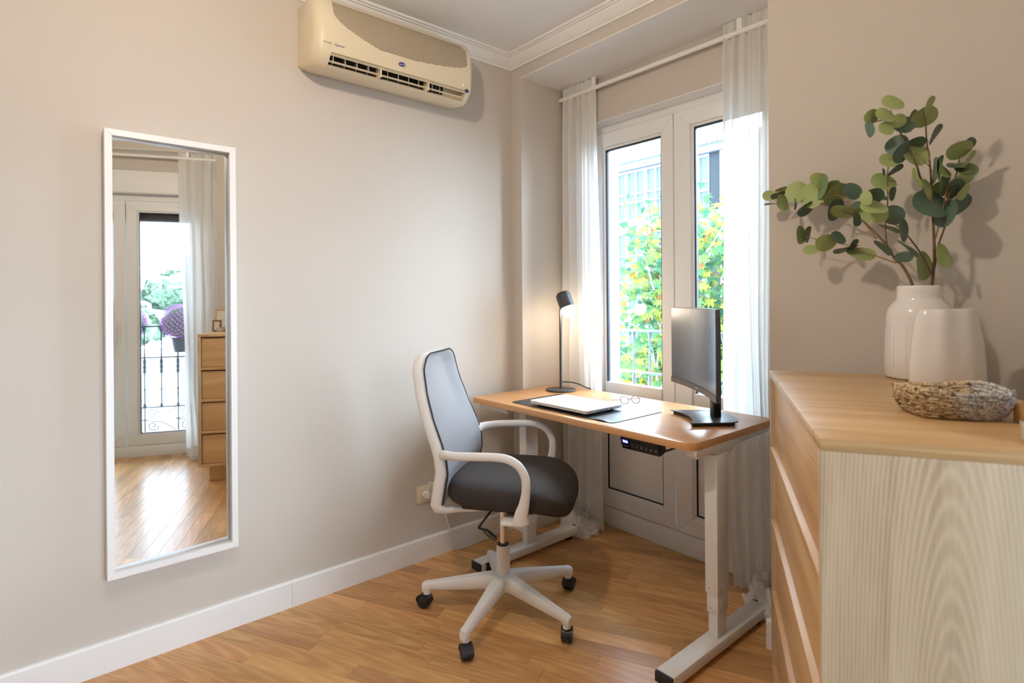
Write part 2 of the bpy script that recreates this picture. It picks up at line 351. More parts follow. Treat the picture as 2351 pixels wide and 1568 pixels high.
for row in range(-45, 62):
    v0 = row*PWID; u = -2.2+rr.random()*.6
    while u < 5.2:
        L = rr.choice(LENS_); c = pu*(u+L/2)+pv*(v0+PWID/2); u += L
        if not (-.5 < c.x < 4.5 and -2.6 < c.y < 2.7): continue
        loc = [Vector((-L/2, -PWID/2, 0)), Vector((L/2, -PWID/2, 0)), Vector((L/2, PWID/2, 0)), Vector((-L/2, PWID/2, 0))]
        world = [c+pu*p.x+pv*p.y for p in loc]; pl, cut = clip(world)
        if not pl: continue
        area = abs(sum(pl[i].x*pl[(i+1) % len(pl)].y-pl[(i+1) % len(pl)].x*pl[i].y for i in range(len(pl))))/2
        if area < 3e-4: continue
        near = (-.2 < c.x < 1.75 and .0 < c.y < 2.5) or (.6 < c.x < 3.1 and .2 < c.y < 1.1)
        if near and nst < 300:
            nst += 1
            if cut:
                lp = [Vector(((p-c).dot(pu), (p-c).dot(pv), 0)) for p in pl]; vs, fs = strip_geo(lp); me = MB().add(vs, fs).mesh('floor_strip')
            else:
                if L not in cache: cache[L] = MB().add(*strip_geo(loc)).mesh('floor_strip')
                me = cache[L]
            link('floor_strip', me, OAKF, fl, c, (0, 0, PD))
        else:
            lp = [Vector(((p).dot(pu), (p).dot(pv), 0)) for p in pl]; far.add(*strip_geo(lp))
o = stuff(far.build('floor_strips_far', OAKI, fl)); o.rotation_euler = (0, 0, PD)

# ------------------------------------------------------------------ windows
def members(root, name, x0, x1, z0, z1, wl, wr, wb, wt, y0, y1, m, bevel=.0012):
    """four mitred members of a rectangular frame"""
    q = [((x0, z0), (x1, z0), (x1-wr, z0+wb), (x0+wl, z0+wb)), ((x1, z0), (x1, z1), (x1-wr, z1-wt), (x1-wr, z0+wb)),
         ((x1, z1), (x0, z1), (x0+wl, z1-wt), (x1-wr, z1-wt)), ((x0, z1), (x0, z0), (x0+wl, z0+wb), (x0+wl, z1-wt))]
    for p in q: MB().prism(list(p), -y1, -y0, None, 'y').build(name, m, root, bevel=bevel, seg=1)
GASK = mat('black_gasket', (.015, .017, .03), .5)
def window(name, M, x0, x1, meet, zs, zst, wl, wm, glass_top, glass_bot, panel=None, label=''):
    W = struct(bpy.data.objects.new(name, None), label); COL.objects.link(W); W.matrix_world = M
    MB().box((x0, 0, 0), (x1, .09, zs-.004)).build('threshold', UPVC, W, bevel=.003)
    members(W, 'outer_frame', x0, x1, zs-.004, zst+.05, .048, .048, .002, .046, .012, .085, UPVC)
    for side in (0, 1):
        a, b = (x0+.046, meet-.003) if side == 0 else (meet+.003, x1-.046)
        l, r = (wl, wm[0]) if side == 0 else (wm[1], wl)
        sash = bpy.data.objects.new('sash', None); COL.objects.link(sash); sash.parent = W
        members(sash, 'sash_member', a, b, zs, zst, l-.012, r-.012, glass_bot-zs-.012, zst-glass_top-.012, .0, .055, UPVC, .002)
        members(sash, 'glazing_bead', a+l-.012, b-r+.012, glass_bot-.012, glass_top+.012, .012, .012, .012, .012, .010, .03, UPVC, .002)
        members(sash, 'gasket', a+l, b-r, glass_bot, glass_top, .006, .006, .006, .006, .016, .036, GASK, .0005)
        zb = glass_bot
        if panel:
            MB().box((a+l, .0, panel[0]), (b-r, .05, panel[1])).build('mid_rail', UPVC, sash, bevel=.003)
            MB().box((a+l, .022, glass_bot), (b-r, .045, panel[0])).build('lower_panel', UPVC, sash)
            zb = panel[1]
        MB().box((a+l, .030, zb), (b-r, .034, glass_top)).build('pane', GLASS, sash)
    return W
M1 = Matrix.Translation((0, 2.345, 0))
W1 = window('window_1', M1, .205, 1.275, .74, .104, 2.117, .055, (.075, .10), 2.03, .195, (.70, .775), 'white double balcony door in the recess behind the desk')
h = MB(); h.box((.755, -.012, .93), (.785, .0, 1.06)).tube([(.77, -.012, 1.0), (.77, -.045, 1.0), (.77, -.05, .99), (.77, -.05, .88)], .009, 8); h.build('handle', PLW, W1, bevel=.002)
struct(MB().box((XL, 2.275, 2.165), (XR, 2.44, SOF-.004)).build('trim_shutter_box', WALL, bevel=.003), 'beige roller shutter box above the window')
struct(MB().box((XL, 2.277, 2.160), (XR, 2.42, 2.165)).build('trim_box_underside', TRIM, bevel=.001))
struct(MB().box((XL, 2.36, 0), (.205, 2.45, 2.165)).box((1.275, 2.36, 0), (XR, 2.45, 2.165)).build('trim_frame_filler', UPVC))
EXTW = mat('exterior_render', (.80, .81, .82), .8, bump=.1, bscale=60)
struct(MB().box((-.3, 2.436, -.5), (.277, 2.505, 3.4)).box((1.20, 2.436, -.5), (2.0, 2.505, 3.4)).box((.277, 2.46, 2.17), (1.20, 2.505, 3.4)).build('wall_exterior', EXTW), 'white rendered reveal outside the window')
ROD = mat('white_rod', (.85, .84, .83), .35)
def rod(name, M, x0, x1, label):
    t = thing(name, label, 'curtain rod'); t.matrix_world = M
    MB().tube([(x0, 0, 0), (x1, 0, 0)], .011, 14).build('tube', ROD, t, 40)
    for x in (x0+.25, x1-.25): MB().box((x-.012, -.006, .008), (x+.012, .006, .058)).build('bracket', ROD, t, bevel=.002)
    return t
rod('curtain_rod', Matrix.Translation((0, 2.238, 2.333)), XL+.003, XR-.003, 'white curtain rod above the balcony window behind the desk')
def curtain(name, label, M, xs, n, y0, amp, zt, zr, seed, puddle, group='sheer linen curtains'):
    """xs(z) gives left and right edge; zr rod height"""
    t = tag(bpy.data.objects.new(name, None), label, 'curtain', group); COL.objects.link(t); t.matrix_world = M
    rd = random.Random(seed); ph = rd.random()*6; f2 = rd.random()*6
    def wav(s, z):
        k = 1-z/zt
        return math.sin(2*math.pi*n*s+ph+.9*k*math.sin(3*s+f2))*(.65+.35*math.sin(5.1*s+f2))+.35*math.sin(2*math.pi*n*1.7*s+f2+k*2)
    def f(u, v):
        z = zt-(zt-.012)*v; a, b = xs(z); gather = 1.0 if z > zr-.09 else 1.0
        am = amp*(.55+.45*min(1, (zt-z)/.35)) ; am *= 1.0+.25*(1-z/zt)
        y = y0+am*wav(u, z)
        if z > zr-.06 and z < zr+.03: y = y0+am*1.05*wav(u, z)
        x = a+(b-a)*u+.012*math.sin(z*3+u*9+ph)*(1-z/zt)
        zz = z+(.008*math.sin(2*math.pi*n*u+ph) if v == 0 else 0)
        return Vector((x, y, zz))
    MB().grid(f, 110, 70).build('drape', CURT, t, 180)
    MB().grid(lambda u, v: f(u, 0)+Vector((0, -.0018, -.075*v-.0)), 110, 2).build('header_tape', CURT, t, 180)
    px, py, rx, ry, hz = puddle
    def g(u, v):
        th = 2*math.pi*u; q = Vector((math.cos(th)*1.7, math.sin(th)*1.7, v*1.6+seed*3.1)); nz = noise.noise(q*1.3); n2 = noise.noise(q*3.2+Vector((9, 1, 4)))
        rad = (math.sin(math.pi*min(1, v*.5+.08)))**.6*(1+.30*nz+.22*n2) if v < 1 else 1
        ring = 1-v; rr_ = math.sin(math.pi*(.5*v+.02))**.7
        z = hz*(math.cos(math.pi*.5*v)**.8)*(1+.6*nz+.5*n2)*(1-.2*v)
        return Vector((px+rx*rr_*(1+.28*nz+.22*n2)*math.cos(th), py+ry*rr_*(1+.28*nz+.22*n2)*math.sin(th), max(.003, z+.008*math.sin(th*5+v*9)*v+.004)))
    MB().grid(g, 56, 18).build('puddle', CURT, t, 180)
    return t
curtain('curtain', 'sheer white curtain beside the desk lamp, left of the window', Matrix(), lambda z: (.092-.004*math.cos(z), .345+.04*(1-z/2.4)), 5.5, 2.243, .021, 2.392, 2.333, 4, (.265, 2.175, .115, .085, .085))
curtain('curtain', 'sheer white curtain behind the monitor, right of the window', Matrix(), lambda z: (1.058+.02*max(0, (1.0-z))+.05*max(0, .45-z), 1.372), 8.5, 2.243, .021, 2.392, 2.333, 9, (1.285, 2.165, .095, .085, .10))
portal((.74, 2.33, 1.15), (R(-90), 0, 0), 1.05, 2.0)

# second balcony door, seen in the mirror
M2 = Matrix(((DT.x, DN.x, 0, DA.x), (DT.y, DN.y, 0, DA.y), (0, 0, 1, 0), (0, 0, 0, 1)))
window('window_2', M2, -.47, .66, .08, .089, 2.022, .085, (.085, .085), 1.935, .178, None, 'second white balcony door, reflected in the mirror')
W2 = bpy.data.objects['window_2']
h = MB(); h.box((.012, -.012, .93), (.040, .0, 1.08)).tube([(.026, -.012, 1.06), (.026, -.045, 1.06), (.026, -.05, 1.05), (.026, -.05, .90)], .009, 8); h.build('handle', PLW, W2, bevel=.002)
MB().box((-.43, .05, 1.868), (.62, .08, 2.0)).build('roller_shutter', mat('shutter_brown', (.035, .03, .03), .6), W2)
mb = MB().box((-.9, -.085, 2.25), (.82, .14, SOF-.004)); mb.v = [M2@p for p in mb.v]; struct(mb.build('trim_shutter_box_2', WALL))
mb = MB().box((-.9, -.080, 2.075), (.82, .14, 2.25)); mb.v = [M2@p for p in mb.v]; struct(mb.build('trim_shutter_cover', TRIM, bevel=.003))
mb = MB().box((-.95, .02, 0), (-.47, .16, 2.08)).box((.66, .02, 0), (.86, .16, 2.08)); mb.v = [M2@p for p in mb.v]; struct(mb.build('trim_frame_filler_2', UPVC))
mb = MB().box((-1.6, .16, -.5), (-.40, .3, 3.2)).box((.60, .16, -.5), (1.1, .3, 3.2)).box((-.40, .16, 2.05), (.60, .3, 3.2)); mb.v = [M2@p for p in mb.v]; struct(mb.build('wall_exterior_2', EXTW))
rod('curtain_rod', M2@Matrix.Translation((0, -.17, 2.345)), -.9, .80, 'white curtain rod reflected at the top of the mirror')
curtain('curtain', 'sheer white curtain reflected in the mirror beside the balcony door', M2, lambda z: (.50+.015*math.sin(z*2)-.02*max(0, .8-z)+.10*max(0, .5-z), .80), 5.5, -.165, .022, 2.392, 2.345, 15, (.66, -.19, .12, .08, .07))
pl2 = portal((0, 0, 0), (0, 0, 0), 1.1, 1.9); pl2.matrix_world = frame(DT, Vector((0, 0, 1)), DA+DT*.1+Vector((0, 0, 1.05))-DN*.01)

# added balcony door behind the camera, unseen, put in for more daylight
M3 = Matrix(((T2.x, N2.x, 0, (JP-T2*1.5).x), (T2.y, N2.y, 0, (JP-T2*1.5).y), (0, 0, 1, 0), (0, 0, 0, 1)))@Matrix.Translation((0, .12, 0))
window('window_3_added', M3, 0, 1.10, .55, .089, 2.07, .085, (.085, .085), 1.985, .178, None, 'added white balcony door for more daylight, behind the photographer')
pl3 = portal((0, 0, 0), (0, 0, 0), 1.05, 1.95); pl3.matrix_world = frame(T2, Vector((0, 0, 1)), JP-T2*.95+N2*.10+Vector((0, 0, 1.08)))

# ------------------------------------------------------------------ wall mirror
t = thing('wall_mirror', 'tall rectangular mirror in a deep white frame on the left wall', 'mirror'); MT = Matrix.Translation((.02, .365, 0))@Matrix.Rotation(MYAW, 4, 'Z')@Matrix.Translation((-.02, -.365, 0))   # the plate sits slightly askew in its frame
my0, my1, mz0, mz1, fw, fd = .1665, .5630, .3150, 1.7955, .0215, .050
WF = mat('mirror_frame_white', (.84, .825, .81), .4)
A_ = [(my0, mz0), (my1, mz0), (my1, mz1), (my0, mz1)]; I_ = [(my0+fw, mz0+fw), (my1-fw, mz0+fw), (my1-fw, mz1-fw), (my0+fw, mz1-fw)]
for i in range(4):
    k = (i+1) % 4; MB().prism([A_[i], A_[k], I_[k], I_[i]], .0, fd, None, 'x').build('frame_rail', WF, t, bevel=.001, seg=1)
MB().box((.012, my0+fw-.002, mz0+fw-.002), (.020, my1-fw+.002, mz1-fw+.002)).build('glass', MIRR, t).matrix_local = MT
MB().box((.0085, my0+fw-.002, mz0+fw-.002), (.012, my1-fw+.002, mz1-fw+.002)).build('backing', BLK, t).matrix_local = MT

# ------------------------------------------------------------------ air conditioner
t = thing('air_conditioner', 'aged cream split air conditioner high on the left wall', 'air conditioner')
AY0, AY1 = .812, 1.553
pf = [(.0, 2.428), (.11, 2.428), (.150, 2.418), (.176, 2.395), (.190, 2.362), (.197, 2.32), (.199, 2.28), (.197, 2.235), (.190, 2.192)]
pb = [(.150, 2.152), (.125, 2.143), (.06, 2.148), (.0, 2.166)]
full = pf+[(.172, 2.170)]+pb
def loft(rings, name, m, parent, smooth=40):
    b = MB(); n = len(rings[0]); b.v = [Vector(p) for r in rings for p in r]
    b.f = [(i*n+k, (i+1)*n+k, (i+1)*n+(k+1) % n, i*n+(k+1) % n) for i in range(len(rings)-1) for k in range(n)]
    b.f += [tuple(range(n)), tuple(range((len(rings)-1)*n, len(rings)*n))[::-1]]
    return b.build(name, m, parent, smooth)
def ring(poly, y, s=1.0, cz=2.29): return [(x*s, y, cz+(z-cz)*(1-(1-s)*.6)) for x, z in poly]
loft([ring(full, AY0, .80), ring(full, AY0+.006, .90), ring(full, AY0+.018, .965), ring(full, AY0+.032, 1), ring(full, .874, 1)], 'end_cap', CREAM, t)
loft([ring(full, 1.519, 1), ring(full, AY1-.022, 1), ring(full, AY1-.010, .975), ring(full, AY1-.002, .93), ring(full, AY1, .88)], 'end_cap', CREAM, t)
fp = pf+[(.176, 2.190), (.150, 2.25), (.0, 2.30)]
loft([ring(fp, .874), ring(fp, 1.519)], 'front_panel', CREAM, t)
bt = [(.150, 2.152), (.125, 2.143), (.06, 2.148), (.0, 2.166), (.0, 2.19), (.10, 2.165), (.142, 2.160)]
loft([ring(bt, .874), ring(bt, 1.519)], 'bottom_tray', CREAM, t)
MB().prism([(0, 2.18), (.11, 2.170), (.135, 2.24), (.12, 2.30), (0, 2.30)], -1.43, -.874, None, 'y').build('air_outlet', DARK, t)
MB().prism([(0, 2.18), (.118, 2.168), (.142, 2.24), (.12, 2.30), (0, 2.30)], -1.519, -1.43, None, 'y').build('outlet_side_block', CREAM, t)
for x, z in ((.176, 2.186), (.158, 2.166)):
    MB().prism([(x-.004, z-.0015), (x+.004, z+.001), (x+.0045, z+.003), (x-.0035, z+.001)], -1.519, -.874, None, 'y').build('louver', CREAM, t)
FIN = mat('fin_grey', (.55, .52, .45), .5)
for k, y in enumerate([.895, .945, .995, 1.045, 1.135, 1.185, 1.235, 1.285, 1.355, 1.395]):
    b = MB(); M = Matrix.Translation((.152, y, 2.182))@Matrix.Rotation(R(-28 if k > 3 else -12), 4, 'Z'); b.box((-.016, -.0012, -.018), (.014, .0012, .022), M); b.build('fin', FIN, t)
for y in (1.092, 1.322): MB().box((.135, y-.003, 2.152), (.178, y+.003, 2.194)).build('louver_bracket', CREAM, t)
def front_x(z):
    for (xa, za), (xb, zb) in zip(pf[1:], pf[2:]):
        if zb <= z <= za: return xa+(xb-xa)*(za-z)/(za-zb)
    return .19
for k in range(31):
    z = 2.3935-.0046*k; a = .882+.19*max(0, (2.352-z)/.097)**2.0; b = 1.517-.26*max(0, (2.312-z)/.057)**2.6-.02*max(0, (z-2.38)/.013)
    x = front_x(z); x2 = front_x(z-.0021)
    MB().prism([(x-.002, z), (x+.0004, z), (x2+.0004, z-.0021), (x2-.002, z-.0021)], -b, -a, None, 'y').build('grille_slot', SLOT, t)
BLU = mat('emblem_blue', (.02, .025, .20), .3); WHT = mat('emblem_white', (.85, .85, .85), .5); INK = mat('ink_grey', (.16, .16, .18), .6)
def on_front(y, z): dx = (front_x(z+.01)-front_x(z-.01))/.02; return frame((0, 1, 0), (dx, 0, 1), (front_x(z)+.0006, y, z))
b = MB(); M = on_front(1.179, 2.221); n = 28; b.prism([(.0175*math.cos(2*math.pi*k/n), .0085*math.sin(2*math.pi*k/n)) for k in range(n)], 0, .0012, M); em = b.build('emblem', BLU, t)
text('emblem_lettering', 'Carrier', .0115, WHT, em, M@Matrix.Translation((0, 0, .0014)))
text('lettering', 'everyday', .010, INK, t, on_front(.858, 2.2225))
text('lettering', 'Xpower', .0125, BLU, t, on_front(.906, 2.2215))
LEDY = mat('led_yellow', (.7, .8, .05), .4, emit=(.8, 1, .05), estr=2.5)
for k in range(4): M = on_front(1.497+.0065*k, 2.2125); MB().lathe([(.0018 if k == 0 else .0010, 0), (.001, .0014)], 8).build('indicator_light', LEDY if k == 0 else INK, t).matrix_local = M
M = on_front(1.518, 2.190); b = MB(); b.lathe([(.0105, 0), (.0100, .002), (.006, .0028)], 20, fn=lambda r, z, th: (r*1.05*math.cos(th), r*.82*math.sin(th))); o = b.build('receiver_button', mat('navy_button', (.02, .06, .12), .25), t, 40); o.matrix_local = M

# ------------------------------------------------------------------ standing desk
DX0, DX1, DY0, DY1, DZ = .085, 1.288, 1.614, 2.203, .75
t = thing('standing_desk', 'height-adjustable desk with oak laminate top and white steel legs', 'desk')
def rrect(x0, x1, y0, y1, rads, n=7):
    out = []
    for (cx, cy, a0), r in zip(((x1, y1, 0), (x0, y1, 90), (x0, y0, 180), (x1, y0, 270)), rads):
        sx = -1 if a0 in (0, 270) else 1; sy = -1 if a0 in (0, 90) else 1
        for k in range(n+1):
            a = R(a0+90*k/n); out.append((cx+sx*r+r*math.cos(a), cy+sy*r+r*math.sin(a)))
    return out
o = MB().prism(rrect(DX0, DX1, DY0, DY1, (.045, .045, .012, .05)), DZ-.026, DZ).build('desktop', OAKDESK, t, bevel=.0018)
for cx in (.287, 1.266):
    st = [(.024, .039, .205, .685), (.021, .034, .137, .205), (.0178, .030, .055, .137)]
    for k, (hx, hy, z0, z1) in enumerate(st):
        c = MB().box((cx-hx, 1.80-hy, z0), (cx+hx, 1.80+hy, z1)).build('column_stage', METW, t, bevel=.003)
        if k < 2:
            for (px, py, ax) in ((cx-hx*.35, 1.80-hy, 'y'), (cx+hx, 1.80-hy*.5, 'x'), (cx+hx, 1.80+hy*.6, 'x')):
                b = MB(); z = z0+.018
                if ax == 'y': b.tube([(px, py-.0006, z), (px, py+.001, z)], .0022, 8)
                else: b.tube([(px-.001, py, z), (px+.0006, py, z)], .0022, 8)
                b.build('screw', mat('screw', (.35, .35, .35), .4, metal=.8) if 'screw' not in bpy.data.materials else bpy.data.materials['screw'], c)
    ft = MB().box((cx-.033, 1.486, .018), (cx+.033, 2.108, .055)).build('foot', METW, t, bevel=.005)
    for y0, y1 in ((1.476, 1.488), (2.106, 2.118)): MB().box((cx-.032, y0, .019), (cx+.032, y1, .054)).build('foot_cap', RUB, ft, bevel=.004)
    for y in (1.53, 2.06): MB().lathe([(.024, 0), (.024, .012), (.012, .018)], 16, (cx, y, 0)).build('levelling_pad', RUB, ft, 40)
for x0, x1 in ((.105, .31), (1.238, 1.284)):
    MB().prism([(1.645, .724), (1.645, .706), (1.655, .692), (1.75, .700), (1.785, .678), (1.87, .678), (1.90, .700), (2.15, .706), (2.165, .724)], x0, x1, None, 'x').build('support_bracket', METW, t, bevel=.003)
MB().box((.31, 1.775, .686), (1.238, 1.825, .722)).build('crossbeam', METW, t, bevel=.003)
# keypad
Mk = Matrix.Translation((1.062, 1.640, .722))@Matrix.Rotation(R(18), 4, 'X')
b = MB(); b.box((-.083, -.012, -.048), (.083, .030, .0), Mk); kp = b.build('control_keypad', BLK, t, bevel=.004)
Mf = Mk@frame((1, 0, 0), (0, 0, 1), (0, -.0125, -.024))
dm = mat('display_black', (.004, .004, .01), .15, coat=.5); b = MB(); b.box((-.079, -.019, -.0004), (-.042, .019, .0004), Mf); b.build('display', dm, kp)
LEDW = mat('led_digits', (.8, .85, 1), .5, emit=(.72, .78, 1), estr=5); LEDB = mat('led_glow', (.02, .02, .2), .5, emit=(.05, .06, .9), estr=.9)
b = MB(); b.box((-.073, .0015, .0002), (-.047, .0155, .0008), Mf); b.build('display_backlight', LEDB, kp)
text('display_digits', '75.0', .0125, LEDW, kp, Mf@Matrix.Translation((-.060, .0085, .0010)))
text('keypad_lettering', 'FLEXISPOT', .0062, mat('bronze_ink', (.32, .22, .12), .5), kp, Mf@Matrix.Translation((-.0605, -.0095, .0006)))
KEY = mat('key_black', (.02, .02, .022), .45); KL = mat('key_white', (.75, .75, .75), .5)
for k, ch in enumerate(['1', '2', '3', '4', '^', 'v']):
    x = -.031+.0205*k; b = MB(); b.box((x-.0098, -.016, -.0004), (x+.0098, .010, .0009), Mf); kb = b.build('button', KEY, kp, bevel=.0008)
    if k < 4: text('button_number', ch, .0085, KL, kb, Mf@Matrix.Translation((x, -.003, .0011)))
    else:
        s = 1 if k == 4 else -1; b = MB(); b.tube([Mf@Vector((x-.004, -.003-.002*s, .0012)), Mf@Vector((x, -.003+.0022*s, .0012)), Mf@Vector((x+.004, -.003-.002*s, .0012))], .0007, 6); b.build('button_arrow', KL, kb)
MB().tube(smoothpts([Mk@Vector((.080, .01, -.03)), Mk@Vector((.092, .012, -.034)), (1.18, 1.70, .705), (1.235, 1.76, .715)], 5), .0035, 8).build('keypad_cable', BLK, t, 60)

# ------------------------------------------------------------------ things on the desk
def matz(x, y):   # slight curl at the front right corner and along the front edge
    d = max(0, (x-.80)/.11)*max(0, (1.70-y)/.04); return .007*min(1, d)*math.sin(max(0, min(1, (x-.80)/.10))*math.pi)
def mf(u, v):
    x = .320+.600*u; y = 1.659+.330*v; rx = min(u, 1-u)*.600; ry = min(v, 1-v)*.33; r = .022
    if rx < r and ry < r:
        d = math.hypot(r-rx, r-ry)
        if d > r:
            k = r/d; nx = r-(r-rx)*k; ny = r-(r-ry)*k; x += (nx-rx)*(1 if u < .5 else -1); y += (ny-ry)*(1 if v < .5 else -1)
    return Vector((x, y, DZ+.0026+matz(x, y)))
b = MB().grid(mf, 80, 44); top = len(b.v); b.add([p-Vector((0, 0, .0022)) for p in b.v[:top]], [])
NU = 80; NV = 44; edge = [i for i in range(NU+1)]+[j*(NU+1)+NU for j in range(1, NV+1)]+[NV*(NU+1)+i for i in range(NU-1, -1, -1)]+[j*(NU+1) for j in range(NV-1, 0, -1)]
b.f += [(edge[i]+top, edge[(i+1) % len(edge)]+top, edge[(i+1) % len(edge)], edge[i]) for i in range(len(edge))]
tag(b.build('desk_mat', MATD, None, 40), 'dark blue-grey desk mat under the laptop', 'desk mat')
t = thing('laptop', 'closed silver laptop lying on the desk mat', 'laptop', (.615, 1.778, DZ+.0028))
lp = rrect(-.170, .170, -.1135, .1135, (.008, .008, .012, .012), 4)
b = MB(); n = len(lp); lv = [(.90, .006), (.975, .0095), (1.0, .0125), (1.0, .0175)]
b.v = [Vector((x*s+0, y*(s if s < 1 else 1)+(.004 if s < .95 else 0), z)) for s, z in lv for x, y in lp]
b.f = [(i*n+k, i*n+(k+1) % n, (i+1)*n+(k+1) % n, (i+1)*n+k) for i in range(3) for k in range(n)]+[tuple(range(n))[::-1], tuple(range(3*n, 4*n))]
base = b.build('base', SILV, t, 40)
MB().prism([(x*.985, y*.985) for x, y in lp], .0176, .0188).build('lid_gap', LAPD, t)
lid = MB().prism(lp, .0188, .0240).build('lid', mat('laptop_lid', (.86, .85, .84), .32), t, bevel=.0012)
LOGO = mat('logo_grey', (.42, .40, .38), .25, metal=.6)
for k, (x, l0, l1) in enumerate(((-.0105, -.006, .013), (-.0035, -.006, .006), (.0035, -.006, .006), (.0105, -.013, .006))):
    MB().prism([(x-.0012+l0*.3, l0), (x+.0012+l0*.3, l0), (x+.0012+l1*.3, l1), (x-.0012+l1*.3, l1)], .0240, .0242).build('logo_bar', LOGO, lid)
for y, l in ((-.045, .006), (-.028, .010), (-.010, .010), (.010, .010), (.040, .028), (.068, .008), (.083, .006)):
    MB().box((.1690, y-l/2, .0135), (.1703, y+l/2, .0168)).build('port', BLK, base)
for x in (-.12, .12):
    for y in (-.085, .085): MB().box((x-.02, y-.004, 0), (x+.02, y+.004, .0075)).build('rubber_foot', RUB, base)
# desk lamp
LX, LY = .243, 2.066
t = thing('desk_lamp', 'dark grey desk lamp with a lit cylinder head by the curtain', 'lamp', (LX, LY, DZ))
MB().lathe([(.070, 0), (.0765, .002), (.077, .006), (.075, .009), (.012, .0105)], 48).build('base', DGR, t, 40)
MB().tube([(0, 0, .009), (0, 0, .405)], .0062, 14).build('stem', DGR, t, 40)
hd = Vector((RT.x*.30+FW.x*-.28, RT.y*.30+FW.y*-.28, -.91)).normalized()
ht = Vector((0, 0, .500))+Vector((RT.x*.012, RT.y*.012, 0)); side = hd.orthogonal().normalized(); Mh = frame(side, hd.cross(side), ht)
b = MB().lathe([(.010, -.009), (.028, -.007), (.0375, .004), (.0385, .016), (.0385, .078), (.0365, .078), (.0360, .010)], 36, caps=False); b.v = [Mh@p for p in b.v]; b.f.append(tuple(range(36))[::-1])
sh = b.build('shade', DGR, t, 40)
BULB = mat('lamp_bulb', (1, .95, .85), .5, emit=(1.0, .82, .60), estr=60)
b = MB().ball((0, 0, .094), .0372, 24, 14); b.v = [Mh@p for p in b.v]; b.build('bulb', BULB, t, 180)
b = MB().lathe([(.014, .01), (.014, .04)], 12); b.v = [Mh@p for p in b.v]; b.build('socket', BLK, t)
MB().tube([(0, 0, .40), (0, 0, .415), Mh@Vector((0, 0, .02))+Vector((0, 0, 0))], .0062, 10).build('joint', DGR, t, 60)
MB().tube(smoothpts([(.004, .006, .045), (.03, .05, .040), (.055, .085, .028), (.075, .115, .010), (.085, .137, .004)], 6), .0028, 8).build('power_cord', BLK, t, 60)
# eyeglasses
t = thing('eyeglasses', 'thin dark round eyeglasses lying behind the laptop', 'glasses', (.708, 2.040, DZ), R(66)); t.scale = (.82, .82, .82)
TORT = mat('tortoise_frame', (.06, .02, .03), .25)
for s in (-1, 1):
    Mx = Matrix.Translation((s*.034, 0, .020))@Matrix.Rotation(R(62), 4, 'X')
    pts = [Mx@Vector((.0245*math.cos(2*math.pi*k/28), .0215*math.sin(2*math.pi*k/28), 0)) for k in range(28)]
    rm = MB().tube(pts, .0016, 6, True).build('rim', TORT, t, 60)
    b = MB(); b.v = pts; b.f = [tuple(range(28))]; b.build('lens', LENS, rm)
    MB().tube(smoothpts([(s*.058, .004, .024), (s*.064, .02, .020), (s*.060, .07, .010), (s*.055, .115, .0025)], 5), .0016, 6).build('temple', mat('temple_pink', (.45, .14, .09), .3) if 'temple_pink' not in bpy.data.materials else bpy.data.materials['temple_pink'], t, 60)
MB().tube(smoothpts([(-.0105, 0, .022), (0, -.001, .026), (.0105, 0, .022)], 4), .0015, 6).build('bridge', TORT, t, 60)
# monitor
ME = Vector((.768, -.641, 0)).normalized(); MN = Vector((-ME.y, ME.x, 0)); MN = -MN if MN.dot(Vector((-.64, -.77, 0))) < 0 else MN
t = thing('monitor', 'curved black computer monitor on the right of the desk', 'monitor'); t.matrix_world = frame(ME, -MN, (1.100, 1.954, DZ))
HW, Z0, Z1, RC = .262, .113, .436, 1.5
def cx(x): return RC-math.sqrt(RC*RC-x*x)   # edges come forward (towards -y)
def slab(x0, x1, z0, z1, yf, yb, n=20):
    def f(u, v):
        x = x0+(x1-x0)*u; return x
    b = MB(); vs = []
    for i in range(n+1):
        x = x0+(x1-x0)*i/n; c = cx(x); a = yf(x) if callable(yf) else yf; d = yb(x) if callable(yb) else yb
        vs += [(x, -c+a, z0), (x, -c+a, z1), (x, -c+d, z1), (x, -c+d, z0)]
    fs = [(4*i+k, 4*i+(k+1) % 4, 4*i+4+(k+1) % 4, 4*i+4+k) for i in range(n) for k in range(4)]+[(3, 2, 1, 0), (4*n, 4*n+1, 4*n+2, 4*n+3)]
    return b.add(vs, fs)
slab(-HW, HW, Z0, Z1, 0, .014).build('housing', BEZ, t, 30)
slab(-HW+.02, HW-.02, Z0+.012, Z1-.03, .014, lambda x: .020+.030*max(0, 1-(x/.23)**2)).build('back_cover', BLK, t, 30)
slab(-HW+.004, HW-.004, Z0+.024, Z1-.004, -.0012, .001).build('screen', SCR, t, 40)
slab(-HW, HW, Z0, Z0+.022, -.0028, .002).build('chin', mat('chin_grey', (.10, .10, .105), .42), t, 30)
text('logo', 'PHILIPS', .0105, mat('logo_silver', (.75, .75, .75), .35, metal=.3), t, frame((1, 0, 0), (0, 0, 1), (0, -.0033, Z0+.011)))
text('model_mark', 'LED', .006, mat('mark_grey', (.5, .5, .5), .5), t, frame((1, 0, .0), (0, 0, 1), (-.250, -.0033-cx(.25), Z0+.012)))
MB().box((-.022, .055, .010), (.022, .085, .26)).build('stand_neck', BLK, t, bevel=.004)
MB().box((-.02, .035, .20), (.02, .07, .26)).build('neck_mount', BLK, t, bevel=.004)
arc = [(-.125+.25*k/12, -.068+.035*(1-((k-6)/6)**2)) for k in range(13)]
bp_ = arc+[(.118, .085), (.10, .118), (.06, .135), (0, .139), (-.06, .135), (-.10, .118), (-.118, .085)]
MB().prism(bp_, .012, .0165).build('stand_base', mat('stand_grey', (.035, .037, .042), .35), t, bevel=.001)
MB().prism([(x*.93, y*.90+.002) for x, y in bp_], .0, .012).build('base_skirt', BLK, t)

